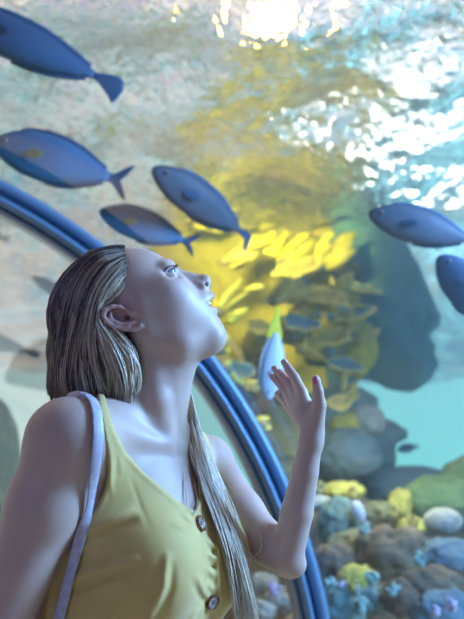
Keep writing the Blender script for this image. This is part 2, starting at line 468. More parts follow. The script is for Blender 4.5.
# ------------------------------------------------------------------ dress
NECK = [(97, 393), (104, 393), (109, 412), (115, 430), (126, 452), (144, 472), (164, 489), (181, 503), (195, 511.5), (199, 497), (197, 478), (194, 455), (193, 436),
        (207, 430), (212, 455), (217, 480), (226, 505), (262, 540), (400, 900), (-900, 1500), (-700, 545), (30, 541), (42, 545), (52, 556), (69, 552), (90, 517), (97, 507), (103.6, 492), (108, 472), (107, 452), (104, 434), (99, 412)]
def build_dress():
    e = .005
    X = seg_axis((-.50, -.33, .012), (-.33, .07, .0026), (.07, .25, .012))
    Y = seg_axis((.55, .92, .012), (.92, 1.32, .0026), (1.32, 1.45, .012))
    Z = seg_axis((.30, .98, .012), (.98, 1.44, .0026))
    g = Grid(X, Y, Z)
    torso_core(g, e)
    g.cone(H(128, 415), SR + np.array([.02, .01, .0]), .042 + e, .046 + e, .035)
    g.cone(H(140, 420), SL + np.array([-.02, -.01, -.004]), .038 + e, .036 + e, .035)
    nb = P(166, 447, 1.075)
    g.cone(nb, P(108, 428, 1.0), .006 + e, .008 + e, .018)
    g.cone(nb + np.array([.012, .02, 0]), SL + np.array([-.03, -.01, .022]), .006 + e, .007 + e, .018)
    # placket ridge
    # skirt
    g.cone(B(-.01, 0, -.45), B(-.01, 0, -1.0), .14, .22, .06)
    U, Vv = grid_uvd(g)
    m = poly_sdf(U, Vv, NECK) * PX
    F = g.F
    folds = [([(130, 476), (139, 502), (150, 530)], -.0012, 1.6), ([(84, 534), (104, 522), (136, 508)], .0052, 5), ([(86, 542), (112, 531), (138, 519)], -.0042, 4.5),
             ([(66, 582), (98, 570), (140, 558)], .0060, 5), ([(70, 591), (100, 579), (140, 568)], -.0046, 4.5),
             ([(168, 550), (164, 585), (148, 622)], .0052, 4), ([(172, 562), (171, 588), (158, 622)], -.0028, 3.5), ([(144, 590), (150, 612), (146, 640)], .0030, 3),
             ([(182, 512), (190, 519), (196, 523)], .0022, 2.2), ([(176, 515), (188, 524), (195, 527)], -.0016, 2), ([(170, 522), (184, 529), (194, 530)], .0018, 2),
             ([(207, 538), (214, 546), (217, 549)], .0030, 3), ([(206, 551), (213, 557), (217, 560)], .0034, 3), ([(204, 566), (212, 573), (217, 576)], .0034, 3), ([(206, 582), (212, 588), (216, 590)], .0030, 3),
             ([(210, 551), (216, 553)], -.0030, 2.2), ([(208, 566), (216, 567)], -.0030, 2.2), ([(198, 575), (204, 590), (209, 599)], .0032, 3), ([(190, 578), (199, 596), (207, 603)], -.0022, 3),
             ([(180, 640), (195, 615), (207, 605)], .0026, 3), ([(218, 530), (219, 552), (219, 590), (222, 625)], .0030, 2.4), ([(44, 549), (50, 580), (46, 640)], .0040, 4), ([(36, 570), (40, 600), (38, 640)], -.0026, 3),
             ([(112, 450), (110, 475), (112, 495)], .0022, 2.2), ([(116, 455), (117, 478)], -.0018, 2.2), ([(104, 540), (90, 545), (75, 552)], .0024, 3), ([(120, 600), (110, 620), (105, 650)], .0022, 4)]
    for pl, amp, w in folds:
        D = None; n_ = len(pl) - 1
        for i_, (a, b) in enumerate(zip(pl[:-1], pl[1:])):
            q, t_ = seg_dist(U, Vv, a, b); t_ = (t_ + i_) / n_
            if D is None: D, TT = q, t_
            else: TT = np.where(q < D, t_, TT); D = np.minimum(D, q)
        F -= amp * np.exp(-(D / w) ** 2) * np.clip(np.sin(3.1415 * np.clip(TT, 0, 1)), 0, 1) ** .6
    # hem of the neckline and armhole slightly thickened
    F -= .0012 * np.exp(-((m / PX + 3) / 1.6) ** 2)
    g.F = np.maximum(F, m)
    # hem of the skirt
    g.F = np.maximum(g.F, np.float32(.42) - g.Z[None, None, :])
    V, Q = g.mesh()
    return smooth_mesh(V, Q, 1, .5), Q
M_dress = noisy('mustard_cloth', [(.3, (.62, .44, .12)), (.7, (.70, .52, .18))], 14, .72, 3, .25, 420, .0006)
M_dress.node_tree.nodes['Principled BSDF'].inputs['Sheen Weight'].default_value = .3
dV, dQ = build_dress()
dress = wchild('dress', mesh_np('dress', dV, dQ), M_dress)
tag(dress, 'mustard yellow sleeveless dress')
bvh = BVHTree.FromPolygons([Vector(v) for v in np.concatenate([bodyV, dV])], [tuple(q) for q in np.concatenate([bodyQ, dQ + len(bodyV)]).tolist()])
def hit(u, v):
    dr = Vector(P(u, v, 1.0) - CAM).normalized()
    loc, nor, i, ds = bvh.ray_cast(Vector(CAM), dr, 3)
    if loc is None or ds > 1.6: return None, None
    if nor.dot(dr) > 0: nor = -nor
    return np.array(loc), np.array(nor)
M_but = noisy('tortoiseshell', [(.35, (.05, .02, .015)), (.5, (.25, .10, .04)), (.7, (.42, .22, .10))], 160, .12, 2)
M_dish = noisy('button_face', [(.35, (.16, .12, .14)), (.65, (.62, .50, .42))], 120, .10, 2)
M_hole = mat('button_hole', (.01, .01, .01), .8)
for (u, v), rr in (((199.2, 524), .0110), ((211.5, 601.5), .0105)):
    c, n = hit(u, v)
    k = rr / .0092
    c = c + n * .0015
    V, Fc, a, b = lathe([(.0001, .0012), (.006 * k, .0012), (.0068 * k, .0022), (.0080 * k, .0036), (.0090 * k, .0030), (.0092 * k, .0012), (.0088 * k, -.001)], c, n)
    bt = wchild('button', mesh_from('button', V, Fc), M_but, dress)
    V, Fc, a, b = lathe([(.0001, .0017), (.004 * k, .0018), (.0064 * k, .0024)], c, n)
    wchild('button_face', mesh_from('button_face', V, Fc), M_dish, bt)
    for i in range(4):
        t = PI / 4 + i * PI / 2
        V, Fc, _, _ = lathe([(.0001, .0021), (.0010, .0021), (.0011, .0012)], c + (a * math.cos(t) + b * math.sin(t)) * .0021, n, 10)
        wchild('button_hole', mesh_from('button_hole', V, Fc), M_hole, bt)
# ------------------------------------------------------------------ finger nails
M_nail = mat('nail_varnish', (.62, .18, .26), .15)
M_nail2 = mat('pale_nail', (.78, .52, .48), .2)
def nail(u, v, d, dirpx, L, W, nrm, m):
    c = P(u, v, d); y = CR * dirpx[0] + CU * dirpx[1]; y /= np.linalg.norm(y)
    n = np.asarray(nrm, float); n -= y * (n @ y); n /= np.linalg.norm(n); x = np.cross(y, n)
    V, Fc = uv_ball(c + n * .0, 1.0, 16, 10, [x * W, y * L, n * .0022])
    wchild('fingernail', mesh_from('fingernail', V, Fc), m)
nail(315.6, 380.6, 1.1035 - .0056, (-.2, 1), .0062, .0044, -CF, M_nail)
for (u, v, d) in ((284.6, 363.0, 1.1535), (275.0, 369.4, 1.1665), (272.9, 377.3, 1.1705), (277.8, 394.3, 1.1635)):
    nail(u + 1.6, v - 1.4, d - .001, (-.6, .75), .0045, .0034, CR * .6 + CU * .7 - CF * .2, M_nail2)
# ------------------------------------------------------------------ hair
NS = 18
GUIDES = [
    [(121, 248, .000), (97, 251, .0), (76, 268, .0), (62, 295, 0), (54, 330, 0), (50, 366, 0), (48, 398, 0)],
    [(122, 250, .032), (99, 255, .050), (81, 273, .060), (67, 305, .064), (60, 341, .064), (56, 376, .058), (55, 400, .052)],
    [(123, 256, .052), (106, 268, .068), (92, 289, .075), (82, 322, .077), (76, 358, .073), (75, 384, .070), (79, 404, .066)],
    [(124, 265, .061), (112, 280, .072), (101, 299, .076), (95, 328, .081), (95, 356, .081), (99, 382, .078), (102, 403, .070)],
    [(123, 276, .064), (115, 289, .071), (103, 303, .076), (99, 322, .078), (110, 346, .082), (118, 374, .082), (119, 404, .072)],
    [(121, 290, .062), (113, 300, .068), (101, 309, .070), (103, 324, .072), (124, 345, .076), (138, 370, .072), (134, 403, .064)]]
GC = np.array([catmull(g, NS) for g in GUIDES])
def strand_mesh(paths, radii, name, mats, idx):
    V = []; Q = []; MI = []
    for pts, r, mi in zip(paths, radii, idx):
        pts = np.asarray(pts); n = len(pts)
        T = np.gradient(pts, axis=0); T /= np.linalg.norm(T, axis=1)[:, None] + 1e-9
        a = np.cross(T, CF); a /= np.linalg.norm(a, axis=1)[:, None] + 1e-9; b = np.cross(T, a)
        taper = np.clip(np.minimum(np.linspace(.5, 6, n), np.linspace(5, .15, n)), 0, 1)[:, None] * r
        base = len(V) * 3 * 0 + sum(len(x) for x in V)
        ring = np.stack([pts + a * taper, pts + (-.5 * a + .87 * b) * taper, pts + (-.5 * a - .87 * b) * taper], 1).reshape(-1, 3)
        V.append(ring)
        i = np.arange(n - 1) * 3
        for k in range(3):
            k2 = (k + 1) % 3
            Q.append(np.stack([base + i + k, base + i + k2, base + i + 3 + k2, base + i + 3 + k], 1)); MI.append(np.full(n - 1, mi))
    me = mesh_np(name, np.concatenate(V), np.concatenate(Q))
    return me, np.concatenate(MI)
def hairmat(name, c1, c2, rough=.34):
    return noisy(name, [(.3, c1), (.7, c2)], 60, rough, 2, Specular_IOR_Level=.8)
M_h = [hairmat('hair_brown', (.055, .042, .042), (.11, .085, .075)), hairmat('hair_light_brown', (.30, .21, .15), (.42, .31, .22)), hairmat('hair_blond', (.66, .54, .38), (.82, .70, .52))]
rs = np.random.RandomState(3)
paths = []; rad = []; mi = []
def side_strand(s, side, depth, wav, sh=0):
    i = min(int(s), 4); f = s - i
    c = GC[i] * (1 - f) + GC[i + 1] * f
    t = np.linspace(0, 1, NS)
    ph = rs.rand() * 6.3; fr = 5 + 5 * rs.rand()
    a = wav * t ** 1.6
    u = c[:, 0] + a * np.sin(t * fr + ph) + rs.randn() * .8 * (.3 + t)
    v = c[:, 1] + (t * rs.uniform(-12, 5)) + rs.randn() * .6
    o = c[:, 2] * depth + .0016 * np.cos(t * fr * 1.2 + ph) * t * wav * .5 + .0015 * rs.randn()
    return np.array([H(uu, vv, oo * side) for uu, vv, oo in zip(u, v, o)])
_A = ipx(43); _R = np.array([62.5 * PX, 51 * PX, .0715]); _C0 = H(108.5, 305)
def push_out(p, kk):
    q = (p - _C0) @ _A.T; k0 = np.sqrt(((q / _R) ** 2).sum(1))
    f = np.where(k0 < kk, kk / k0, 1.0)
    return _C0 + (q * f[:, None]) @ _A
NCL = 130
clumps = []
for k in range(NCL):
    s_ = 5 * (k + rs.rand()) / NCL; mixc = rs.rand() + .10 * (s_ - 2)
    clumps.append((s_, rs.uniform(.5, 1.0), rs.rand() * 6.3, rs.uniform(3, 9), rs.uniform(.95, 1.03), rs.uniform(-10, 4), mixc))
for side in (1, -1):
    for s_, wv, ph, fr, dep, ln, mixc in clumps:
        for q in range(17 if side > 0 else 7):
            ds = rs.randn() * .13; s2 = min(4.999, max(0, s_ + ds * 1.3)); s3 = min(4.999, max(0, s_ + ds * .45))
            t = np.linspace(0, 1, NS)[:, None]
            c2 = GC[int(s2)] * (1 - s2 % 1) + GC[int(s2) + 1] * (s2 % 1); c3 = GC[int(s3)] * (1 - s3 % 1) + GC[int(s3) + 1] * (s3 % 1)
            c = c2 * (1 - t) + c3 * t; t = t[:, 0]
            amp = wv * (1.6 + 5.5 * min(1, s_ / 2)) * np.clip(t - .15, 0, 1) ** 1.2
            u = c[:, 0] + amp * np.sin(t * fr + ph) + rs.randn() * .5; v = c[:, 1] + t * (ln + rs.uniform(-7, 4))
            o = c[:, 2] * (dep + .012 * rs.randn()) + .0014 * amp * np.cos(t * fr * 1.1 + ph)
            j0 = rs.uniform(-5, 3) * np.clip(1 - t * 5, 0, 1); u = u + j0; v = v - j0 * .1
            paths.append(np.array([H(uu, vv, oo * side) for uu, vv, oo in zip(u, v, o)]))
            paths[-1] = push_out(paths[-1], 1.015 + .05 * rs.rand())
            rad.append(rs.uniform(.0004, .0009)); x = .5 + (mixc - .5) * 1.25 + rs.randn() * .10
            mi.append(0 if x < .50 else (1 if x < .86 else 2))
for k in range(60):      # loose single hairs
    s = rs.rand() * 5
    paths.append(side_strand(s, 1, rs.uniform(1.03, 1.09), 6)); rad.append(.0003); mi.append(2)
# short fine hairs at the hairline and temple
for k in range(160):
    t = rs.rand(); a = np.array([123 - 3 * t, 252 + 44 * t ** 1.1]); o = .034 + .028 * t ** .6
    pts = [H(a[0] + 2 * (1 - j / 6) + rs.randn() * .2 - j * 2.2, a[1] + j * 2.2 + rs.randn() * .3, o + .003 + .0012 * j) for j in range(7)]
    paths.append(np.array(pts)); rad.append(.0004); mi.append(1 + (rs.rand() < .4))
me, MI = strand_mesh(paths, rad, 'hair', M_h, mi)
hair = wchild('hair', me, M_h); me.polygons.foreach_set('material_index', MI[:len(me.polygons)].astype(np.int32))
tag(hair, 'straight light brown shoulder-length hair')
# the dense mass of hair underneath
HL = [(115, 240), (117, 262), (117, 282), (113, 300), (101, 306), (100, 318), (116, 334), (132, 346), (139, 368), (138, 388), (133, 398), (90, 401), (52, 399), (30, 398), (30, 240)]
def build_cap():
    g = Grid(seg_axis((-.30, -.10, .0024)), seg_axis((.98, 1.26, .0024)), seg_axis((1.36, 1.67, .0024)))
    px = PX
    g.ell(H(108.5, 305), (62.5 * px, 51 * px, .0715), ipx(43), .02)
    for s in (-1, 1):
        for i in range(6):
            c = GC[i]
            pts = [H(c[j][0] + (5 if i < 2 else 2 if i < 4 else -4), c[j][1], (c[j][2] - .012) * s) for j in (4, 7, 10, 13, 16)]
            g.chain(pts, [.010] * 5, .012)
    g.chain([H(92, 310), H(82, 345), H(80, 395)], [.045, .038, .032], .02)
    g.chain([H(100, 330), H(112, 365), H(112, 395)], [.045, .040, .030], .02)
    U, Vv = grid_uvd(g)
    g.F = np.maximum(g.F, poly_sdf(U, Vv, HL) * PX)
    V, Q = g.mesh()
    return smooth_mesh(V, Q, 2, .5), Q
V, Q = build_cap()
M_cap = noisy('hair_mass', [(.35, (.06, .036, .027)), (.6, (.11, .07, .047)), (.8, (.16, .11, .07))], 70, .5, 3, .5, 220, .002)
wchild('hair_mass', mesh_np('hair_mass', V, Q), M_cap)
# the long lock over the far shoulder, backlight put into its paler strands
paths = []; rad = []; mi = []
LG = [[(186, 395), (187, 425), (191, 455), (200, 482), (214, 518), (228, 565), (237, 625)],
      [(191, 395), (199, 428), (207, 455), (217, 485), (233, 525), (247, 572), (258, 625)]]
LC = [catmull(g, 26) for g in LG]
dprev = None
cache = {}
def surf_d(u, v):
    k = (round(u / 3), round(v / 5))
    if k not in cache:
        c, n = hit(k[0] * 3, k[1] * 5)
        cache[k] = None if c is None else project(c)[2]
    return cache[k]
for k in range(330):
    f = rs.rand(); f = f if rs.rand() < .7 else 1 - abs(rs.randn()) * .12
    c = LC[0] * (1 - f) + LC[1] * f
    t = np.linspace(0, 1, 26); ph = rs.rand() * 6.3; fr = 4 + 6 * rs.rand()
    u = c[:, 0] + (2.2 * t + .3) * np.sin(t * fr + ph); v = c[:, 1] + rs.randn() * 2 - t * rs.uniform(0, 30) * (rs.rand() < .3)
    d = np.zeros(26); last = 1.15
    for j in range(26):
        h = surf_d(u[j], v[j])
        tgt = 1.165 if v[j] < 432 else (min(h, 1.20) - .006 if h is not None and u[j] < 243 else last)
        last = last * .35 + tgt * .65 if v[j] > 432 else tgt
        d[j] = min(last, tgt) if v[j] > 440 else last
    d = d - .010 * rs.rand() * np.clip(t * 3, .2, 1)
    d = np.convolve(np.r_[d[0], d[0], d, d[-1], d[-1]], np.ones(5) / 5, 'valid')
    paths.append(np.array([P(a, b, dd) for a, b, dd in zip(u, v, d)])); rad.append(rs.uniform(.0004, .0008)); mi.append(2 if rs.rand() < .78 else 1)
for base in ([(187, 470), (185, 488), (188, 506), (195, 512), (198, 500), (193, 480)], [(246, 548), (243, 560), (254, 556), (262, 545), (258, 525)], [(236, 540), (252, 556), (268, 566), (276, 570)]):
    for k in range(5):
        c = catmull([(a + rs.randn() * .8, b + rs.randn() * .8) for a, b in base], 18)
        d = [surf_d(a, b) or 1.1 for a, b in c]; d = np.minimum.reduce([np.convolve(np.r_[d[0], d, d[-1]], np.ones(3) / 3, 'valid'), d]) - .006
        paths.append(np.array([P(a, b, dd) for (a, b), dd in zip(c, d)])); rad.append(.00035); mi.append(2)
me, MI = strand_mesh(paths, rad, 'hair_lock', M_h, mi)
lock = wchild('hair_lock', me, M_h); me.polygons.foreach_set('material_index', MI[:len(me.polygons)].astype(np.int32))
tag(lock, 'long blond lock over the far shoulder')
# ------------------------------------------------------------------ shoulder bag
M_strap = noisy('strap_leather', [(.35, (.44, .43, .50)), (.65, (.56, .55, .62))], 120, .45, 3, .6, 260, .001)
M_bag = noisy('bag_leather', [(.35, (.40, .36, .42)), (.65, (.52, .47, .53))], 60, .5, 3, .4, 200, .001)
bagc = B(-.02, -.255, -.52)
bag = empty('shoulder_bag', tuple(bagc - nU * .10))
tag(bag, 'pale lilac leather shoulder bag hanging by its narrow strap from the near shoulder', 'bag')
SP = catmull([(82, 396.8), (88, 399.5), (93, 406), (96, 420), (96, 440), (93.5, 465), (86.5, 508), (78, 550), (69, 585), (60, 619), (44, 680)], 60)
pts = []; nr = []
for u, v in SP:
    c, n = hit(u, v)
    if c is not None and project(c)[2] > 1.16: c = None
    pts.append(c); nr.append(n)
ok = [i for i, p in enumerate(pts) if p is not None]
dd = np.interp(range(60), ok, [project(pts[i])[2] for i in ok])
dd0 = dd.copy()
for _ in range(6): dd = np.minimum(dd0, np.convolve(np.r_[dd[0], dd[0], dd, dd[-1], dd[-1]], np.ones(5) / 5, 'valid'))
nn = np.array([nr[i] if pts[i] is not None else -CF for i in range(60)])
for _ in range(6): nn[1:-1] = (nn[:-2] + nn[1:-1] * 2 + nn[2:]) / 4
nn /= np.linalg.norm(nn, axis=1)[:, None]
C = np.array([P(u, v, d) for (u, v), d in zip(SP, dd)]) + nn * .004
# behind the shoulder and down the back to the bag
back = [C[0] + np.array([-.012, .02, .002]), C[0] + np.array([-.03, .055, -.012]), B(-.105, -.09, -.09), B(-.115, -.11, -.25), B(-.09, -.16, -.40), bagc + np.array([-.03, .0, .07]) - nF * .05]
bk = catmull(back[::-1] + [C[0]], 30)[:-1]
end = catmull([C[-1], C[-1] * .5 + (bagc + nF * .05 + nU * .07) * .5 - nS * .02, bagc + nF * .05 + nU * .07], 10)[1:]
n_end = np.tile(-nS, (len(end), 1)); n_bk = np.array([(-nF * (1 - t) + nn[0] * t) for t in np.linspace(0, 1, len(bk)) ** 2]); n_bk /= np.linalg.norm(n_bk, axis=1)[:, None]
C = np.concatenate([bk, C, end]); N = np.concatenate([n_bk, nn, n_end])
T = np.gradient(C, axis=0); T /= np.linalg.norm(T, axis=1)[:, None]
Wd = np.cross(T, N); Wd /= np.linalg.norm(Wd, axis=1)[:, None]; N = np.cross(Wd, T)
V = []; Fc = []
prof = [(-1, -.3), (-1, .5), (-.8, 1), (.8, 1), (1, .5), (1, -.3)]
for c, w_, n in zip(C, Wd, N):
    for a, b in prof: V.append(c + w_ * a * .0068 + n * b * .0013)
for i in range(len(C) - 1):
    for j in range(6):
        k = (j + 1) % 6; Fc.append((i * 6 + j, i * 6 + k, i * 6 + 6 + k, i * 6 + 6 + j))
def bchild(name, me, m, parent=None):
    o = link(name, me, m, parent or bag); me.transform(Matrix.Translation(-Vector(bagc - nU * .10))); return o
bchild('strap', mesh_from('strap', V, Fc), M_strap)
bchild('bag_body', mesh_from('bag_body', *rbox(bagc, AXB, (.10, .035, .075))), M_bag)
bchild('bag_flap', mesh_from('bag_flap', *rbox(bagc - nS * .006 + nU * .022, AXB, (.103, .037, .056))), M_strap)
bchild('clasp', mesh_from('clasp', *rbox(bagc - nS * .045 - nU * .02, AXB, (.012, .004, .009))), mat('brass', (.7, .55, .3), .25, 1))
# ------------------------------------------------------------------ tunnel: arch fitted to the rib, axis turned a little to the left
YAW = math.radians(-15.0)
TA = np.array([math.sin(YAW), math.cos(YAW), 0.0]); TR = np.array([math.cos(YAW), -math.sin(YAW), 0.0])
ARCH_A = 2.4
def arch_fit():
    Q = []
    for u, v in ((0, 200), (48, 222), (95, 251), (203, 370), (275, 495), (316, 619)):
        d = P(u, v, 1) - CAM; p = CAM + d * (ARCH_A / (d @ TA)); Q.append((p @ TR, p[2]))
    Q = np.array(Q); A = np.c_[2 * Q, np.ones(len(Q))]
    s = np.linalg.lstsq(A, (Q ** 2).sum(1), rcond=None)[0]
    return s[0], s[1], math.sqrt(s[2] + s[0] ** 2 + s[1] ** 2)
TC, TZ, TRAD = arch_fit()
def T3(r, a, z): return TR * r + TA * a + np.array([0, 0, z])
RG = TRAD + .05                # radius of the acrylic
def exit_d(u, v, rad=None):
    """depth (along the lens axis) at which the ray through a pixel leaves the tunnel"""
    rad = rad or RG + .05
    d = P(u, v, 1) - CAM
    for t in np.arange(.3, 12, .02):
        p = CAM + d * t
        r, z = p @ TR - TC, p[2] - TZ
        if (z > 0 and math.hypot(r, z) > rad) or (z <= 0 and abs(r) > rad): return t
    return 12
def arch_pts(rad, n=60):
    th = np.linspace(0, PI, n)
    p = [(TC + rad, -.02)] + [(TC + rad * math.cos(t), TZ + rad * math.sin(t)) for t in th] + [(TC - rad, -.02)]
    return p
def sweep_arch(prof, a0, name, m, parent=None):
    """prof: (outward, along) closed profile swept round the arch"""
    base = arch_pts(TRAD, 96); V = []; Fc = []; n = len(prof)
    for i, (r, z) in enumerate(base):
        if z <= TZ and i in (0, len(base) - 1): nr = (1, 0) if i == 0 else (-1, 0)
        else: nr = ((r - TC) / TRAD, (z - TZ) / TRAD)
        for o, al in prof: V.append(T3(r + nr[0] * o, a0 + al, z + nr[1] * o))
    for i in range(len(base) - 1):
        for j in range(n):
            k = (j + 1) % n; Fc.append((i * n + j, i * n + k, (i + 1) * n + k, (i + 1) * n + j))
    return link(name, mesh_from(name, V, Fc, False), m, parent)
M_rib = mat('rib_metal', (.19, .35, .52), .38, .35)
M_gask = mat('rib_gasket', (.04, .10, .17), .5)
M_ribl = mat('rib_edge', (.34, .46, .56), .3, .4)
def half_round(o0, o1, a0, a1, n=8):
    """bulging strip facing the room side of the arch (towards the viewer, -along)"""
    return [(o0 + (o1 - o0) * k / n, a0 - a1 * math.sin(PI * k / n) ** .6) for k in range(n + 1)] + [(o1, a0 + .05), (o0, a0 + .05)]
for a0 in (ARCH_A, -1.2):
    rib = empty('tunnel_rib', tuple(T3(TC + TRAD, a0, 0)))
    tag(rib, 'blue grooved metal arch rib curving up across the tunnel glass' if a0 > 0 else 'blue arch rib at the near end of the glass tunnel', 'arch rib')
    for nm, pr, m in (('flange', half_round(.012, .050, 0, .022), M_rib), ('groove', [(-.006, .0), (.016, .0), (.016, .04), (-.006, .04)], M_gask), ('tube', half_round(-.030, -.002, -.006, .026), M_rib),
                      ('inner_lip', half_round(-.046, -.031, .01, .012), M_ribl), ('back_plate', [(-.04, .03), (.05, .03), (.05, .06), (-.04, .06)], M_gask)):
        o = sweep_arch(pr, a0, nm, m, rib); o.data.transform(Matrix.Translation(-rib.location)); o.data.polygons.foreach_set('use_smooth', [True] * len(o.data.polygons))
# acrylic vault
M_glass = bpy.data.materials.new('acrylic'); M_glass.use_nodes = True
nt = M_glass.node_tree; nt.nodes.remove(nt.nodes['Principled BSDF'])
_t = nd(M_glass, 'ShaderNodeBsdfTransparent'); _t.inputs[0].default_value = (.97, .985, .99, 1)
_g = nd(M_glass, 'ShaderNodeBsdfGlossy'); _g.inputs['Roughness'].default_value = .03
_f = nd(M_glass, 'ShaderNodeFresnel'); _f.inputs['IOR'].default_value = 1.18
_m = nd(M_glass, 'ShaderNodeMixShader'); lk(M_glass, _f.outputs[0], _m.inputs[0]); lk(M_glass, _t.outputs[0], _m.inputs[1]); lk(M_glass, _g.outputs[0], _m.inputs[2])
lk(M_glass, _m.outputs[0], nt.nodes['Material Output'].inputs['Surface'])
AV0, AV1 = -1.6, 9.0
V = []; Fc = []
bp = arch_pts(RG, 90); m_ = len(bp)
for a in (AV0, AV1):
    for r, z in bp: V.append(T3(r, a, z))
for j in range(m_ - 1): Fc.append((j, j + 1, m_ + j + 1, m_ + j))
gl = link('window_1', mesh_from('window_1', V, Fc), M_glass); tag(gl, 'curved clear acrylic vault of the aquarium tunnel', 'glass vault', kind='structure')
# walkway floor
V = [T3(TC - RG, AV0, 0), T3(TC + RG, AV0, 0), T3(TC + RG, AV1, 0), T3(TC - RG, AV1, 0)]; V += [v - nU * .05 for v in V]
fl = link('floor', mesh_from('floor', V, [(0, 1, 2, 3), (7, 6, 5, 4), (0, 4, 5, 1), (1, 5, 6, 2), (2, 6, 7, 3), (3, 7, 4, 0)], False), noisy('carpet', [(.4, (.40, .27, .17)), (.6, (.52, .38, .25))], 60, .9, 3, .3))
tag(fl, 'dark walkway floor of the tunnel', 'floor', kind='structure')
# ------------------------------------------------------------------ water body and its surface
ZS = 3.40
WR0, WR1, WA0, WA1 = -9.0, 9.0, -3.0, 16.0
def prism(sec, a0, a1):
    n = len(sec); V = [T3(r, a0, z) for r, z in sec] + [T3(r, a1, z) for r, z in sec]
    F_ = [tuple(range(n)), tuple(range(2 * n - 1, n - 1, -1))] + [(i, i + n, (i + 1) % n + n, (i + 1) % n) for i in range(n)]
    return V, F_
sec = [(TC + RG + .03, .02), (WR1, .02), (WR1, ZS - .12), (WR0, ZS - .12), (WR0, .02), (TC - RG - .03, .02)] + [(TC - (RG + .03) * math.cos(t), TZ + (RG + .03) * math.sin(t)) for t in np.linspace(0, PI, 60)]
V, Fc = prism(sec, WA0, WA1)
M_vol = bpy.data.materials.new('water_haze'); M_vol.use_nodes = True
nt = M_vol.node_tree; nt.nodes.remove(nt.nodes['Principled BSDF'])
_v = nd(M_vol, 'ShaderNodeVolumePrincipled'); _v.inputs['Color'].default_value = (.45, .82, .92, 1); _v.inputs['Density'].default_value = .038; _v.inputs['Anisotropy'].default_value = .35
lk(M_vol, _v.outputs[0], nt.nodes['Material Output'].inputs['Volume'])
me = mesh_from('water', V, Fc, False)
bm = bmesh.new(); bm.from_mesh(me); bmesh.ops.recalc_face_normals(bm, faces=bm.faces); bm.to_mesh(me); bm.free()
wb = link('water', me, M_vol); tag(wb, 'hazy blue-green aquarium water around the tunnel', 'water', kind='stuff')
# rippled underside of the surface
sx = np.linspace(WR0, WR1, 260); sa = np.linspace(WA0, WA1, 330)
RR, AA = np.meshgrid(sx, sa, indexing='ij')
hh = np.zeros_like(RR); r2 = np.random.RandomState(5)
for k in range(46):
    an = r2.normal(.35, .9); L = 10 ** r2.uniform(-.75, .15); kx, ky = math.cos(an) * 2 * PI / L, math.sin(an) * 2 * PI / L
    hh += .011 * L ** 1.1 * np.sin(kx * RR + ky * AA + r2.rand() * 6.3)
V = (TR[None, None] * RR[..., None] + TA[None, None] * AA[..., None] + np.array([0, 0, 1.]) * (ZS + hh)[..., None]).reshape(-1, 3)
na = len(sa); i, j = np.meshgrid(np.arange(len(sx) - 1), np.arange(na - 1), indexing='ij'); q = (i * na + j).ravel()
Q = np.stack([q, q + na, q + na + 1, q + 1], 1)
M_sea = bpy.data.materials.new('water_surface'); M_sea.use_nodes = True
nt = M_sea.node_tree; nt.nodes.remove(nt.nodes['Principled BSDF'])
tc = nd(M_sea, 'ShaderNodeTexCoord'); mp = nd(M_sea, 'ShaderNodeMapping'); mp.inputs['Rotation'].default_value = (0, 0, .5); mp.inputs['Scale'].default_value = (1, .55, 1)
n1 = nd(M_sea, 'ShaderNodeTexNoise', i_Scale=12.0, i_Detail=3, i_Roughness=.6, i_Distortion=.5)
lk(M_sea, tc.outputs['Object'], mp.inputs[0]); lk(M_sea, mp.outputs[0], n1.inputs['Vector'])
bp_ = nd(M_sea, 'ShaderNodeBump', i_Strength=1.0, i_Distance=.055); lk(M_sea, n1.outputs['Fac'], bp_.inputs['Height'])
gs = nd(M_sea, 'ShaderNodeBsdfGlass', i_IOR=1.17, i_Roughness=.01)
tl = nd(M_sea, 'ShaderNodeBsdfTranslucent'); tl.inputs[0].default_value = (.85, .88, .90, 1)
for n_ in (gs, tl): lk(M_sea, bp_.outputs[0], n_.inputs['Normal'])
m1 = nd(M_sea, 'ShaderNodeMixShader', i_Fac=.09); lk(M_sea, gs.outputs[0], m1.inputs[1]); lk(M_sea, tl.outputs[0], m1.inputs[2])
lk(M_sea, m1.outputs[0], nt.nodes['Material Output'].inputs['Surface'])
ws = link('water_surface', mesh_np('water_surface', V, Q), M_sea)
tag(ws, 'rippled sparkling water surface seen from below', 'water surface', kind='stuff')
# tank bed
V = [T3(WR0, WA0, -.02), T3(WR1, WA0, -.02), T3(WR1, 10.5, -.02), T3(WR0, 10.5, -.02)]
bed = link('ground', mesh_from('ground', V, [(0, 1, 2, 3)]), noisy('sand_bed', [(.3, (.60, .46, .30)), (.7, (.78, .64, .46))], 5, .9, 5, .5, 20, .03))
tag(bed, 'sandy bed of the tank', 'sand bed', kind='structure')
# ------------------------------------------------------------------ lamps over the tank
def spot(name, loc, tgt, energy, colr, size=.15, cone=60, blend=.6):
    ld = bpy.data.lights.new(name, 'SPOT'); ld.energy = energy; ld.color = colr; ld.shadow_soft_size = size; ld.spot_size = math.radians(cone); ld.spot_blend = blend
    o = bpy.data.objects.new(name, ld); col.objects.link(o); o.location = loc
    o.rotation_euler = (Vector(tgt) - Vector(loc)).to_track_quat('-Z', 'Y').to_euler(); return o
def area(name, loc, tgt, energy, colr, sx_, sy_=None):
    ld = bpy.data.lights.new(name, 'AREA'); ld.energy = energy; ld.color = colr; ld.shape = 'RECTANGLE'; ld.size = sx_; ld.size_y = sy_ or sx_
    o = bpy.data.objects.new(name, ld); col.objects.link(o); o.location = loc
    o.rotation_euler = (Vector(tgt) - Vector(loc)).to_track_quat('-Z', 'Y').to_euler(); return o
def onsurf(u, v, z=ZS):
    d = P(u, v, 1) - CAM; return CAM + d * ((z - CAM[2]) / d[2])
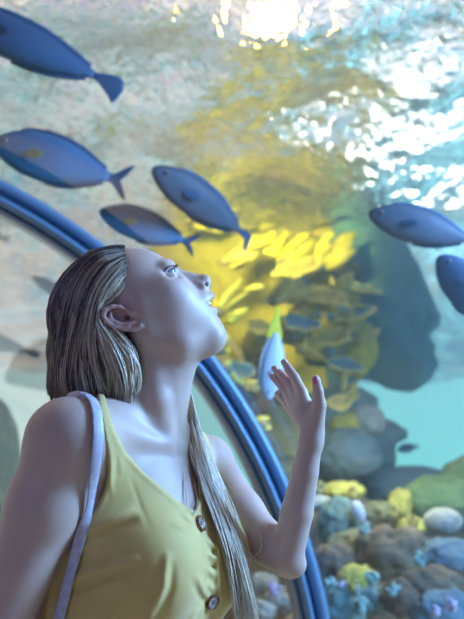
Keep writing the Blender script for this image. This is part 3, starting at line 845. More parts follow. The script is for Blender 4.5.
# ------------------------------------------------------------------ reef
from mathutils import noise as mno
def fbm(p, sc_, o=4):
    return mno.fractal(Vector(p) * sc_, 1.0, 2.0, o)
def displace(V, c, amp, sc_, ridged=.5, seed=0.0):
    out = []
    off = np.array([seed * 13.7, seed * 7.1, seed * 3.3])
    for v in V:
        n = v - c; L = np.linalg.norm(n) + 1e-9
        q = v + off
        f = fbm(q, sc_, 3) * .6 + (1 - abs(mno.noise(Vector(q) * sc_ * 1.7))) * ridged - ridged * .7 + .25 * mno.noise(Vector(q) * sc_ * 5)
        out.append(v + n / L * amp * f)
    return np.array(out)
def ico(sub):
    bm = bmesh.new(); bmesh.ops.create_icosphere(bm, subdivisions=sub, radius=1)
    V = np.array([v.co[:] for v in bm.verts]); F_ = [tuple(v.index for v in f.verts) for f in bm.faces]; bm.free(); return V, F_
ICO = {s: ico(s) for s in (2, 3, 4, 5)}
def settle(name, V, Fc, m, label, cat, group=None, smooth=True):
    V = np.asarray(V); c = V.mean(0).copy(); c[2] = V[:, 2].min()
    o = link(name, mesh_from(name, V - c, Fc, smooth), m); o.location = c
    tag(o, label, cat, group); return o
def rstops(a, b, c=None):
    return [(.30, a), (.52, b), (.72, c or b)]
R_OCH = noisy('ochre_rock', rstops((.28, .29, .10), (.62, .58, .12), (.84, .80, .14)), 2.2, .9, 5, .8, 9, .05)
R_OLV = noisy('olive_rock', rstops((.13, .15, .09), (.26, .27, .14), (.52, .46, .20)), 3.0, .9, 5, .8, 12, .05)
R_BRN = noisy('brown_rock', rstops((.09, .08, .06), (.21, .17, .11), (.36, .32, .18)), 3.0, .9, 5, .8, 12, .05)
R_BLU = noisy('slate_rock', rstops((.10, .17, .20), (.17, .27, .32), (.28, .34, .30)), 1.8, .9, 5, .8, 8, .06)
R_HAZE = noisy('haze_blue_rock', rstops((.08, .22, .38), (.13, .33, .52), (.22, .42, .54)), 1.6, .9, 5, .8, 8, .06)  # blue of distance haze put into the base colour
R_TAN = noisy('tan_rock', rstops((.30, .20, .12), (.50, .36, .22), (.70, .56, .38)), 3, .9, 5, .8, 9, .06)
R_TEAL = noisy('teal_rock', rstops((.09, .18, .19), (.19, .32, .30), (.38, .46, .28)), 4, .9, 5, .7, 14, .04)
R_PALE = noisy('pale_coral_rock', rstops((.28, .34, .34), (.44, .48, .44), (.62, .62, .52)), 5, .85, 5, .6, 18, .03)
R_GRN = noisy('mossy_rock', rstops((.08, .16, .07), (.17, .28, .12), (.32, .42, .20)), 5, .9, 5, .8, 18, .03)
def boulder(u, v, d, ru, rv, m, label, name='rock', cat='rock', rd=None, seed=None, rough=.28, sub=4, tilt=0, group=None, freq=1.7):
    s = d / FPX; c = P(u, v, d); a, b = ru * s, rv * s; rd = rd or (a + b) / 2
    ax = ipx(tilt)
    V0, F_ = ICO[sub]
    V = c + V0[:, :1] * ax[0] * a + V0[:, 1:2] * ax[1] * b + V0[:, 2:3] * ax[2] * rd
    V = displace(V, c, rough * min(a, b), freq / min(a, b) * .9, .5, seed if seed is not None else u * .37 + v * .11)
    return settle(name, V, F_, m, label, cat, group)
def outline_rock(poly, d, m, label, name='rock', k=1.6, amp=.07, freq=2.2, h=.05, tilt=0.0, cat='rock', maxw=.9):
    """rock whose silhouette follows an outline at its own distance; swells to real thickness behind it"""
    pts = np.array([P(u, v, d) for u, v in poly]); org = P(np.mean([p[0] for p in poly]), np.mean([p[1] for p in poly]), d)
    pr = [((p - CAM) @ CR, (p - CAM) @ CU) for p in pts]
    xs = [p[0] for p in pr]; ys = [p[1] for p in pr]
    g = Grid(seg_axis((min(xs) - .2, max(xs) + .2, h)), seg_axis((-1.1, 1.1, h)), seg_axis((min(ys) - .2, max(ys) + .2, h)))
    Ux, Vy = np.meshgrid(g.X, g.Z, indexing='ij')
    D = poly_sdf(Ux, Vy, pr)
    D = np.maximum(D, -maxw)
    g.F = (D[:, None, :] + k * (g.Y[None, :, None]) ** 2).astype(np.float32)
    V, Q = g.mesh()
    W = CAM + V[:, :1] * CR + V[:, 2:3] * CU + (V[:, 1:2] + d) * CF
    n = len(W); c0 = W.mean(0)
    # displacement along the local inward/outward direction
    out = []
    for v, l in zip(W, V):
        q = Vector(v)
        f = fbm(q, freq, 4) * .7 + (1 - abs(mno.noise(q * freq * 1.9))) * .55 - .35 + .22 * mno.noise(q * freq * 6)
        dr = v - c0; dr = dr / (np.linalg.norm(dr) + 1e-9) * .55 + CF * math.copysign(.7, l[1])
        out.append(v + dr * amp * f)
    return settle(name, out, Q.tolist(), m, label, cat)
# far pinnacle rising to the surface
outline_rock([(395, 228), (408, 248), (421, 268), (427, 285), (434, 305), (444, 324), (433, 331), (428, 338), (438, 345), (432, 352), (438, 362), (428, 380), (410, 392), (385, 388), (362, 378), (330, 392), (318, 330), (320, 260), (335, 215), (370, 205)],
             6.6, R_HAZE, 'large face-shaped rock overhang standing in for a reflection, painted haze blue, over open turquoise water', 'reflection_rock', amp=.05, freq=1.6)  # made-up rock in place of a face-shaped reflection in the glass
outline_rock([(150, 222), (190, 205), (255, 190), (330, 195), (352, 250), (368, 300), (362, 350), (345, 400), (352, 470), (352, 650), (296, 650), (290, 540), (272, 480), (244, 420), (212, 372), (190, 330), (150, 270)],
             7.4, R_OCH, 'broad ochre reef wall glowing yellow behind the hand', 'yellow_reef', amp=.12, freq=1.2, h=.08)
outline_rock([(305, 398), (330, 388), (352, 384), (375, 392), (380, 402), (374, 414), (398, 424), (407, 430), (405, 440), (392, 444), (396, 455), (394, 466), (378, 470), (370, 486), (356, 700), (300, 700), (286, 520), (250, 470), (270, 400)],
             5.3, R_BLU, 'stacked blue grey rock ledges below the overhang', 'rock_ledge', amp=.045, freq=2.6, h=.045)
for i, a in enumerate([
    (338, 318, 5.9, 30, 16, R_OCH, 'ochre rock lump at the foot of the face-shaped overhang, above the thumb', .3, 15),
    (352, 352, 5.7, 24, 26, R_OCH, 'tall ochre rock directly right of the thumb tip', .3, 0),
    (325, 352, 5.5, 22, 14, R_OLV, 'olive rock between the thumb and the tall ochre rock', .3, 10),
    (322, 283, 6.1, 26, 11, R_OLV, 'flat olive rock shelf high on the yellow reef wall', .3, 20),
    (350, 272, 6.3, 30, 10, R_BRN, 'brown rock shelf touching the face-shaped overhang', .3, 10),
    (292, 330, 5.4, 20, 15, R_OLV, 'round olive rock above the raised fingers', .3, 0),
    (262, 348, 5.6, 20, 22, R_OLV, 'olive rock behind the pale yellow-tailed fish', .3, 0),
    (255, 405, 5.0, 34, 38, R_BRN, 'dark brown rock between the arch rib and the hand', .3, 0),
    (283, 448, 4.8, 34, 42, R_OLV, 'dark olive rock behind the wrist', .3, 0),
    (347, 425, 4.9, 17, 13, R_OCH, 'yellow-brown rock lump beside the wrist', .25, 10),
    (368, 421, 4.9, 17, 15, R_PALE, 'grey rock lump beside the yellow-brown one at the wrist', .3, -20),
    (348, 455, 4.7, 34, 26, R_BLU, 'blue grey rock under the yellow-brown lump', .3, 0)]):
    boulder(*a[:7], seed=i * 1.7, rough=a[7], tilt=a[8])
# near reef bank at the lower right
outline_rock([(292, 640), (284, 560), (286, 515), (300, 500), (328, 492), (360, 496), (385, 512), (420, 515), (470, 500), (560, 470), (700, 470), (760, 900), (150, 900)],
             4.3, R_BRN, 'long brown reef bank filling the lower right corner', 'reef_bank', k=1.2, amp=.10, freq=2.0, h=.07)
outline_rock([(360, 480), (375, 470), (400, 466), (425, 466), (455, 474), (470, 500), (420, 510), (370, 505)], 5.0, R_BLU, 'low smooth slate rock on the skyline of the bank', 'rock', k=2.5, amp=.02, freq=2)
near = [
    (343, 491, 3.9, 22, 9, R_OCH, 'rock', 'yellow crusted rock at the left end of the bank top'),
    (318, 503, 3.7, 16, 7, R_PALE, 'rock', 'cream flat rock right beside the forearm'),
    (338, 522, 3.6, 20, 22, R_TEAL, 'rock', 'teal rock left of the upright blue-white sponge'),
    (376, 512, 3.9, 15, 11, R_OLV, 'rock', 'olive rock right of the upright blue-white sponge'),
    (400, 505, 4.0, 12, 15, R_OCH, 'rock', 'small golden brown rock at the foot of the green mound'),
    (412, 526, 3.6, 16, 8, R_OCH, 'rock', 'low yellowish rock in front of the pale dome coral'),
    (442, 500, 4.1, 42, 24, R_GRN, 'rock_mound', 'green mossy mound sloping up to the right edge'),
    (478, 490, 4.4, 40, 34, R_GRN, 'rock_mound', 'green mossy mound cut by the right edge of the picture'),
    (360, 545, 3.4, 34, 13, R_OLV, 'rock', 'long olive rock across the middle of the bank'),
    (392, 553, 3.3, 40, 26, R_BRN, 'rock', 'big brown rock in the middle of the bank'),
    (335, 562, 3.3, 24, 18, R_BRN, 'rock', 'brown rock touching the right side of the arch rib'),
    (357, 578, 3.1, 19, 12, R_OCH, 'rock', 'yellowish rock low on the bank, right of the rib'),
    (345, 603, 3.0, 26, 20, R_TEAL, 'rock', 'teal rock at the bottom edge, right of the rib'),
    (375, 600, 3.0, 17, 14, R_TEAL, 'rock', 'second teal rock along the bottom edge from the rib'),
    (400, 598, 2.95, 18, 17, R_BRN, 'rock', 'brown rock at the bottom edge between teal and blue rocks'),
    (448, 556, 3.2, 30, 16, R_BLU, 'rock', 'blue rock under the pale dome coral at the right edge'),
    (432, 582, 3.0, 30, 14, R_BRN, 'rock', 'flat brown rock just above the frosted blue rock'),
    (446, 612, 2.8, 34, 20, R_BLU, 'rock', 'dark blue rock in the bottom right corner'),
    (290, 505, 4.2, 20, 13, R_OLV, 'rock', 'olive rock seen behind the forearm'),
    (262, 583, 3.6, 18, 9, R_PALE, 'rock', 'cream rock under the elbow'),
    (285, 600, 3.4, 22, 12, R_PALE, 'rock', 'pale lavender rock below the elbow, left of the rib'),
    (258, 612, 3.3, 18, 11, R_PALE, 'rock', 'pale rock at the bottom edge beside the blond lock'),
    (-4, 560, 8.3, 22, 160, R_PALE, 'rock', 'far tall pale rock at the left edge beside the near shoulder'),
    (-24, 600, 8.0, 40, 90, R_TAN, 'rock', 'far tan rock at the foot of the tall pale rock')]
for i, (u, v, d, a, b, m, nm, lb) in enumerate(near):
    boulder(u, v, d, a, b, m, lb, nm, seed=3 + i * 2.3, rough=.46 if nm == 'rock' else .2, cat='rock')
# pebbly growth over the bank: individual coral heads
r3 = np.random.RandomState(11)
M_dome = noisy('dome_coral', rstops((.30, .33, .28), (.46, .48, .40), (.60, .60, .50)), 26, .85, 3, .8, 60, .012)
boulder(443, 521, 3.35, 20, 13, M_dome, 'pale domed brain coral at the right edge below the green mound', 'brain_coral', 'coral', seed=.4, rough=.05)
M_sponge = noisy('sponge', rstops((.40, .52, .80), (.62, .72, .92), (.80, .86, .96)), 12, .7, 3, .3, 40, .01)
boulder(358, 512, 3.5, 7, 12, M_sponge, 'small upright blue-white oval sponge on the bank', 'sponge', 'sponge', seed=.9, rough=.06, tilt=20)
M_knob = {'yel': noisy('golden_coral', rstops((.34, .30, .09), (.54, .46, .12), (.70, .62, .24)), 20, .8, 3, .6, 60, .01),
          'tea': noisy('aqua_coral', rstops((.16, .36, .36), (.30, .52, .48), (.50, .66, .50)), 20, .8, 3, .6, 60, .01),
          'lav': noisy('lavender_coral', rstops((.42, .38, .56), (.60, .56, .74), (.76, .74, .86)), 20, .8, 3, .6, 60, .01),
          'olv': noisy('olive_coral', rstops((.20, .22, .10), (.34, .36, .16), (.50, .50, .24)), 20, .8, 3, .6, 60, .01)}
def knob_coral(u, v, d, rp, key, label, nb=9, group=None):
    """a cushion of rounded finger-like lobes"""
    s = d / FPX; R_ = rp * s; c = P(u, v, d)
    h = max(R_ / 14, .004)
    g = Grid(*[seg_axis((c[i] - R_ * 1.7, c[i] + R_ * 1.7, h)) for i in range(3)])
    g.ball(c - nU * R_ * .25, R_ * .62, R_ * .1)
    for k in range(nb):
        a = r3.rand() * 2 * PI; e = r3.uniform(.0, 1.4)
        dr = np.array([math.cos(a) * math.cos(e), math.sin(a) * math.cos(e), math.sin(e)])
        g.cone(c, c + dr * R_ * r3.uniform(.7, .98), R_ * .3, R_ * r3.uniform(.16, .26), R_ * .12)
    V, Q = g.mesh()
    return settle('coral', smooth_mesh(V, Q, 1), Q.tolist(), M_knob[key], label, 'coral', group)
for u, v, d, rp, key, lb in [
    (352, 493, 3.7, 8, 'yel', 'golden knobbly coral on the bank top, above the blue-white sponge'),
    (393, 512, 3.6, 8, 'yel', 'golden knobbly coral beside the small golden brown rock'),
    (413, 522, 3.4, 8, 'yel', 'golden knobbly coral left of the pale domed coral'),
    (386, 535, 3.3, 9, 'olv', 'olive knobbly coral in front of the long olive rock'),
    (366, 532, 3.3, 9, 'tea', 'aqua knobbly coral just below the blue-white sponge'),
    (330, 586, 2.9, 9, 'tea', 'aqua knobbly coral touching the rib near the bottom'),
    (352, 584, 2.85, 8, 'yel', 'golden knobbly coral low on the bank near the rib'),
    (372, 579, 2.9, 9, 'tea', 'aqua knobbly coral on the big brown rock'),
    (340, 584, 2.8, 5, 'lav', 'tiny lavender coral low on the bank near the rib'),
    (360, 606, 2.75, 10, 'tea', 'aqua knobbly coral at the bottom edge between teal rocks'),
    (392, 590, 2.8, 8, 'tea', 'aqua knobbly coral left of the flat brown rock'),
    (420, 560, 3.0, 9, 'tea', 'aqua knobbly coral right of the big brown rock'),
    (452, 606, 2.6, 8, 'lav', 'frosted lavender coral in the bottom right corner'),
    (436, 611, 2.6, 7, 'lav', 'frosted lavender coral second from the bottom right corner'),
    (274, 590, 3.2, 9, 'lav', 'lavender coral between the elbow and the rib'),
    (300, 592, 3.1, 9, 'lav', 'lavender coral touching the left side of the rib'),
    (243, 583, 3.5, 8, 'yel', 'golden coral glimpsed beside the blond lock'),
    (318, 489, 3.8, 8, 'olv', 'olive coral beside the forearm above the cream flat rock')]:
    knob_coral(u, v, d, rp, key, lb)
# ------------------------------------------------------------------ yellow leafy soft corals on the reef wall
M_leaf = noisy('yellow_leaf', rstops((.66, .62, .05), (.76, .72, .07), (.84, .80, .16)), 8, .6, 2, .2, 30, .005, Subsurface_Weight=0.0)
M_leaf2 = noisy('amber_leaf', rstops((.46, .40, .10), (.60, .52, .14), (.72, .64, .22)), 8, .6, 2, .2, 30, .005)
def blade(p0, p1, w, n0, bend):
    """a leaf with thickness: lens section swept along a bent midrib"""
    ax = p1 - p0; L = np.linalg.norm(ax); t = ax / L
    x = np.cross(t, n0); x /= np.linalg.norm(x); n = np.cross(x, t)
    V = []; Fc = []; N = 9; M = 8
    for i in range(N):
        s = i / (N - 1); c = p0 + ax * s + n * bend * L * math.sin(PI * s * .9)
        ww = w * (math.sin(PI * min(1, s * .92 + .06)) ** .7)
        for j in range(M):
            a = 2 * PI * j / M; V.append(c + x * ww * math.cos(a) + n * math.sin(a) * min(.006 + ww * .10, ww * .5))
    for i in range(N - 1):
        for j in range(M):
            k = (j + 1) % M; Fc.append((i * M + j, i * M + k, i * M + M + k, i * M + M + j))
    Fc += [tuple(range(M))[::-1], tuple(range((N - 1) * M, N * M))]
    return V, Fc
def leaf_coral(u, v, d, leaves, m, label, name='leaf_coral'):
    base = P(u, v, d); root = empty(name, tuple(base)); tag(root, label, 'soft coral')
    # holdfast
    V0, F_ = ICO[3]; s = d / FPX
    V = displace(base + V0 * np.array([7, 7, 5]) * s, base, 1.4 * s, .25 / s, .4, u)
    link('holdfast', mesh_from('holdfast', V - base, F_), R_OLV, root)
    for (u0, v0, u1, v1, wp) in leaves:
        p0 = P(u + u0, v + v0, d + r3.uniform(-.05, .05)); p1 = P(u + u1, v + v1, d + r3.uniform(-.10, .10))
        V, Fc = blade(p0, p1, wp * s, -CF + CU * r3.uniform(-.5, .5) + CR * r3.uniform(-.4, .4), r3.uniform(-.15, .2))
        link('frond', mesh_from('frond', np.array(V) - base, Fc), m, root)
def rand_leaves(n, Ls, ang, spread, wp):
    out = []
    for k in range(n):
        a = math.radians(r3.normal(ang, spread)); L = Ls * r3.uniform(.6, 1.1); x0, y0 = r3.normal(0, Ls * .22), r3.normal(0, Ls * .18)
        out.append((x0, y0, x0 + L * math.cos(a), y0 - L * math.sin(a), wp * r3.uniform(.7, 1.2)))
    return out
leaf_coral(218, 312, 3.8, [(0, -4, 12, -24, 3.6), (2, -8, 24, -34, 3.2), (4, 0, 30, -20, 3.0), (8, 6, 30, -4, 4.0), (-6, -2, -4, -18, 3.6), (4, 12, 22, 4, 4.2), (26, -22, 46, -26, 3.0), (2, 14, 14, 10, 3.4)], M_leaf, 'bright yellow leafy coral right beside the chin, largest of its kind')
leaf_coral(220, 350, 3.7, [(0, 0, 8, -15, 4), (2, 2, 10, 0, 3.5), (-4, 0, -2, -12, 3)], M_leaf, 'bright yellow leafy coral below the chin against the rib')
leaf_coral(226, 370, 3.6, [(-4, -2, 6, -8, 3.6), (0, 0, 12, 10, 3.4), (8, 10, 20, 12, 3)], M_leaf, 'small yellow leafy coral touching the rib, left of the pale fish')
leaf_coral(252, 389, 3.9, [(-12, -4, 6, -7, 3.6), (-6, 0, 8, -2, 2.5)], M_leaf2, 'amber leafy coral under the pale fish')
leaf_coral(262, 424, 3.9, [(-10, -4, 8, -6, 3.0), (-4, 5, 8, 4, 3.2)], M_leaf, 'small yellow leafy coral between the rib and the wrist')
spots = [(275, 300, 5.0, 9, 34, 30, 22, 6, M_leaf2, 'amber leafy coral above the yellow fish tail'), (318, 262, 5.8, 8, 34, 25, 22, 6, M_leaf, 'yellow leafy coral high on the reef wall, above the thumb'),
         (300, 305, 5.2, 8, 30, 20, 25, 5, M_leaf2, 'amber leafy coral on the reef wall between yellow tail and thumb'), (285, 262, 6.0, 8, 32, 28, 20, 5, M_leaf, 'yellow leafy coral on the reef wall below the surface glitter'),
         (250, 250, 6.0, 9, 30, 24, 22, 5, M_leaf, 'yellow leafy coral just under the tail of the grey fish'), (225, 262, 5.8, 8, 26, 24, 22, 4.5, M_leaf2, 'amber leafy coral above the tip of the nose'),
         (338, 296, 5.4, 7, 26, 15, 24, 5, M_leaf2, 'amber leafy coral on the ochre lump under the overhang'), (350, 338, 5.3, 7, 30, 70, 30, 6, M_leaf2, 'amber upright leafy coral on the tall ochre rock'),
         (302, 350, 5.0, 6, 24, 10, 22, 4.5, M_leaf2, 'amber leafy coral right above the raised fingertips'), (345, 395, 4.9, 5, 18, 40, 22, 4, M_leaf2, 'small amber coral right of the thumb base'),
         (200, 225, 6.4, 8, 30, 22, 20, 5, M_leaf, 'yellow leafy coral behind the grey fish'), (262, 215, 6.6, 8, 32, 22, 20, 5, M_leaf, 'yellow leafy coral right of the grey fish tail, near the surface'),
         (310, 225, 6.6, 8, 30, 22, 20, 5, M_leaf2, 'amber leafy coral near the surface, left of the overhang top')]
for u, v, d, n, L, an, spd, wp, m, lb in spots: leaf_coral(u, v, d, rand_leaves(n, L, an, spd, wp), m, lb)
# ------------------------------------------------------------------ fish
def interp(tab, s): return np.interp(s, [a for a, _ in tab], [b for _, b in tab])
TOP_ = [(0, 0), (.015, .22), (.05, .42), (.12, .70), (.22, .92), (.36, 1.0), (.5, .95), (.62, .78), (.74, .50), (.84, .24), (.90, .17), (1, .17)]
BOT_ = [(0, 0), (.015, .20), (.05, .40), (.12, .66), (.24, .92), (.38, 1.0), (.52, .93), (.64, .74), (.76, .44), (.84, .22), (.90, .16), (1, .16)]
def slab(pts, ax, ay, an, o, th):
    """fin: closed outline (x, y) swollen to a thin lens"""
    c = np.mean(pts, axis=0); V = []; n = len(pts); Fc = []
    for lay, sc_ in ((-1, .6), (0, 1.0), (1, .6)):
        for x, y in pts:
            q = c + (np.array([x, y]) - c) * (1.0 if sc_ == 1.0 else .82)
            V.append(o + ax * q[0] + ay * q[1] + an * th * lay)
    for L in (0, 1):
        for i in range(n): k = (i + 1) % n; Fc.append((L * n + i, L * n + k, L * n + n + k, L * n + n + i))
    V += [o + ax * c[0] + ay * c[1] + an * th * 1.05 * z for z in (-1, 1)]
    for i in range(n): k = (i + 1) % n; Fc.append((k, i, 3 * n)); Fc.append((2 * n + i, 2 * n + k, 3 * n + 1))
    return V, Fc
def fishmat(name, back, belly, fleck=.25):
    """counter-shaded scales: the back's own colour and the belly's own colour by height on the body"""
    m = mat(name, back, .6); b = m.node_tree.nodes['Principled BSDF']
    at_ = nd(m, 'ShaderNodeAttribute', attribute_name='hgt'); tc = nd(m, 'ShaderNodeTexCoord'); n = nd(m, 'ShaderNodeTexNoise', i_Scale=22, i_Detail=3); lk(m, tc.outputs['Object'], n.inputs['Vector'])
    a = nd(m, 'ShaderNodeMath', operation='MULTIPLY_ADD'); a.inputs[1].default_value = fleck; lk(m, n.outputs['Fac'], a.inputs[0]); lk(m, at_.outputs['Fac'], a.inputs[2])
    r = ramp(m, a.outputs[0], [(.25, belly), (.85, back)]); lk(m, r.outputs[0], b.inputs['Base Color'])
    v = nd(m, 'ShaderNodeTexVoronoi', i_Scale=160); lk(m, tc.outputs['Object'], v.inputs['Vector']); bp = nd(m, 'ShaderNodeBump', i_Strength=.25, i_Distance=.002); lk(m, v.outputs['Distance'], bp.inputs['Height']); lk(m, bp.outputs[0], b.inputs['Normal'])
    return m
M_fin = noisy('fin', rstops((.03, .07, .14), (.05, .11, .20)), 12, .6, 2)
M_yfin = mat('yellow_fin', (.42, .44, .18), .6)
M_feye = mat('fish_eye', (.015, .015, .02), .1)
M_fring = mat('fish_eye_ring', (.35, .35, .30), .3)
def fish(head, tail, hh_, mb, label, group=None, w=.085, fin=None, pec=None, fork=.10, spread=.13, roll=0.0, curve=0.0, name='surgeonfish', caud=None, cmat=None):
    hh = hh_ * .88
    A_, B_ = P(*head), P(*tail); L = np.linalg.norm(B_ - A_); x = (B_ - A_) / L
    view = (A_ + B_) / 2 - CAM; view /= np.linalg.norm(view)
    y = np.cross(x, view); y /= np.linalg.norm(y)
    if y[2] < 0: y = -y
    n = np.cross(x, y)
    if n @ view > 0: n = -n                    # n points to the viewer's side
    ca, sa_ = math.cos(roll), math.sin(roll); y, n = y * ca + n * sa_, n * ca - y * sa_
    root = empty(name, tuple(A_ + (B_ - A_) * .4)); tag(root, label, 'fish', group); o0 = np.array(root.location)
    S = np.concatenate([[0, .004], np.linspace(.015, .86, 30)]); M = 24; V = []; Fc = []; Hg = []
    def mid(s): return A_ + x * L * s + y * curve * L * math.sin(PI * s)
    for s in S:
        t, b_ = interp(TOP_, s) * hh * L, interp(BOT_, s) * hh * L; ww = w * L * (math.sin(PI * min(1, s * 1.02 + .02)) ** .65) * (1.0 if s < .5 else 1 - (s - .5) * .9)
        ww = min(ww, max(t, .001) * .8)
        for j in range(M):
            a = 2 * PI * j / M; cy_ = math.cos(a)
            V.append(mid(s) + y * (t if cy_ > 0 else b_) * cy_ + n * ww * math.copysign(abs(math.sin(a)) ** .85, math.sin(a))); Hg.append(.5 + .5 * cy_)
    for i in range(len(S) - 1):
        for j in range(M): k = (j + 1) % M; Fc.append((i * M + j, i * M + k, i * M + M + k, i * M + M + j))
    Fc += [tuple(range(M))[::-1], tuple(range((len(S) - 1) * M, len(S) * M))]
    me = mesh_from('body', np.array(V) - o0, Fc); at = me.attributes.new('hgt', 'FLOAT', 'POINT'); at.data.foreach_set('value', np.array(Hg, np.float32))
    link('body', me, mb, root)
    fm = fin or M_fin
    def fpart(nm, pts, th=.0022, m=None, o=None, ax=None, ay=None, an=None):
        Vv, Ff = slab(np.array(pts) * L, ax if ax is not None else x, ay if ay is not None else y, an if an is not None else n, o if o is not None else A_, th * max(1, L / .3))
        me = mesh_from(nm, np.array(Vv) - o0, Ff, False); return link(nm, me, m or fm, root)
    cd_ = caud or [(.84, .016), (.90, .045), (.97, spread), (1.0 + .02, spread * 1.25), (.99, spread * .6), (1.0 - fork, 0), (.99, -spread * .6), (1.02, -spread * 1.25), (.97, -spread), (.90, -.045), (.84, -.016)]
    fpart('caudal_fin', cd_, m=cmat)
    top = lambda s: float(interp(TOP_, s) * hh); bot = lambda s: float(interp(BOT_, s) * hh)
    ss = np.linspace(.16, .82, 14)
    fpart('dorsal_fin', [(s, top(s) - .012) for s in ss] + [(s + .012, top(s) + .026 * math.sin(PI * (i + 1.5) / 16) ** .5) for i, s in reversed(list(enumerate(ss)))])
    ss = np.linspace(.42, .82, 10)
    fpart('anal_fin', [(s + .012, -bot(s) - .022 * math.sin(PI * (i + 1.5) / 12) ** .5) for i, s in enumerate(ss)] + [(s, -bot(s) + .012) for s in ss[::-1]])
    for sd in (1, -1):
        c = mid(.26) + n * sd * w * L * .93 - y * hh * L * .05
        ax_ = x * .9 + n * sd * .3; ax_ /= np.linalg.norm(ax_); an_ = np.cross(ax_, y)
        fpart('pectoral_fin', [(0, .012), (.05, .045), (.12, .055), (.14, .03), (.11, -.005), (.05, -.02), (0, -.012)], .0012, pec or fm, c, ax_, y, an_)
        s_ = .095; e = mid(s_) + y * top(s_) * .40 * L + n * sd * min(w * L * (math.sin(PI * (s_ * 1.02 + .02)) ** .65), top(s_) * L * .8) * .86
        Vv, Ff = uv_ball(e, .017 * L, 14, 10); ey_ = link('eye', mesh_from('eye', np.array(Vv) - o0, Ff), M_fring, root)
        Vv, Ff = uv_ball(e + n * sd * .007 * L, .0125 * L, 12, 8); link('pupil', mesh_from('pupil', np.array(Vv) - o0, Ff), M_feye, ey_)
    return root
F_navy = fishmat('navy_scales', (.05, .10, .19), (.07, .17, .29))
F_blue = fishmat('blue_scales', (.06, .19, .34), (.09, .33, .54))
F_grey = fishmat('grey_scales', (.07, .09, .12), (.13, .16, .20))
F_teal = fishmat('teal_scales', (.03, .08, .08), (.08, .18, .15))
F_white = fishmat('silver_scales', (.54, .68, .78), (.74, .86, .92), .1)
def E_(u, v, plus): return exit_d(u, v) + plus
GF = 'fish swimming above the tunnel'
d1 = E_(60, 50, .55); fish((-62, 6, d1), (118, 86, d1 + .12), .125, F_navy, 'big dark navy fish cut by the left edge in the top left corner', GF, caud=[(.86, .016), (.92, .035), (.98, .05), (1.02, .035), (1.035, -.01), (1.02, -.07), (1.0, -.10), (.96, -.065), (.90, -.03), (.86, -.016)])
d2 = E_(60, 160, .35); fish((-8, 142, d2), (128, 183, d2 + .03), .195, F_blue, 'blue fish with a yellowish side fin directly below the big navy fish', GF, pec=M_yfin, spread=.11)
d3 = E_(200, 205, .50); fish((152, 168, d3), (250, 238, d3 + .25), .150, F_grey, 'grey slender fish tilted down to the right, in the middle of the picture', GF, caud=[(.86, .016), (.95, .03), (1.0, .02), (1.02, -.03), (1.04, -.11), (1.0, -.09), (.97, -.035), (.86, -.016)])
d4 = E_(150, 230, .32); fish((99, 211, d4), (196, 245, d4 + .03), .175, F_blue, 'smaller blue fish with a yellow side fin just above the forehead', GF, pec=M_yfin, spread=.10)
d5 = E_(415, 230, .9); fish((368, 213, d5), (482, 244, d5 + .05), .165, F_grey, 'dark violet grey fish entering from the right edge, upper of two', GF, spread=.12)
d6 = E_(450, 285, .8); fish((438, 256, d6), (506, 335, d6 + .05), .21, F_navy, 'dark fish cut by the right edge, lower of two', GF, spread=.12)
d7 = E_(45, 285, .2); fish((31, 276, d7 + .35), (80, 306, d7 + .4), .115, F_teal, 'small dark green fish just left of the hair', GF, w=.06)
d8 = E_(10, 345, .3) ; fish((-52, 326, d8 + .3), (41, 356, d8 + .3), .075, F_teal, 'thin dark fish with a brown tail at the left edge beside the hair', GF, w=.05, spread=.035, fork=.02)
fish((-42, 224, d8 + .8), (9, 240, d8 + .8), .11, F_navy, 'small dark fish tail showing at the left edge under the arch rib', GF, w=.06, spread=.07)
M_yt = mat('yellow_tail', (.95, .85, .03), .6)
d10 = E_(272, 360, .35)
fish((269, 400, d10), (276.5, 322, d10 + .03), .175, F_white, 'pale silver fish with a yellow tail hanging nose down behind the raised fingers', w=.07, name='yellowtail_fish', fin=F_white, cmat=M_yt, roll=.35,
     caud=[(.76, .03), (.79, .12), (.86, .115), (1.0, .07), (1.20, .015), (1.20, -.015), (1.0, -.05), (.86, -.09), (.79, -.10), (.76, -.03)])
fish((397, 450, 5.0), (419, 446, 5.05), .20, F_navy, 'tiny dark fish right of the rock ledges over the bank', w=.12, name='small_fish', spread=.12)
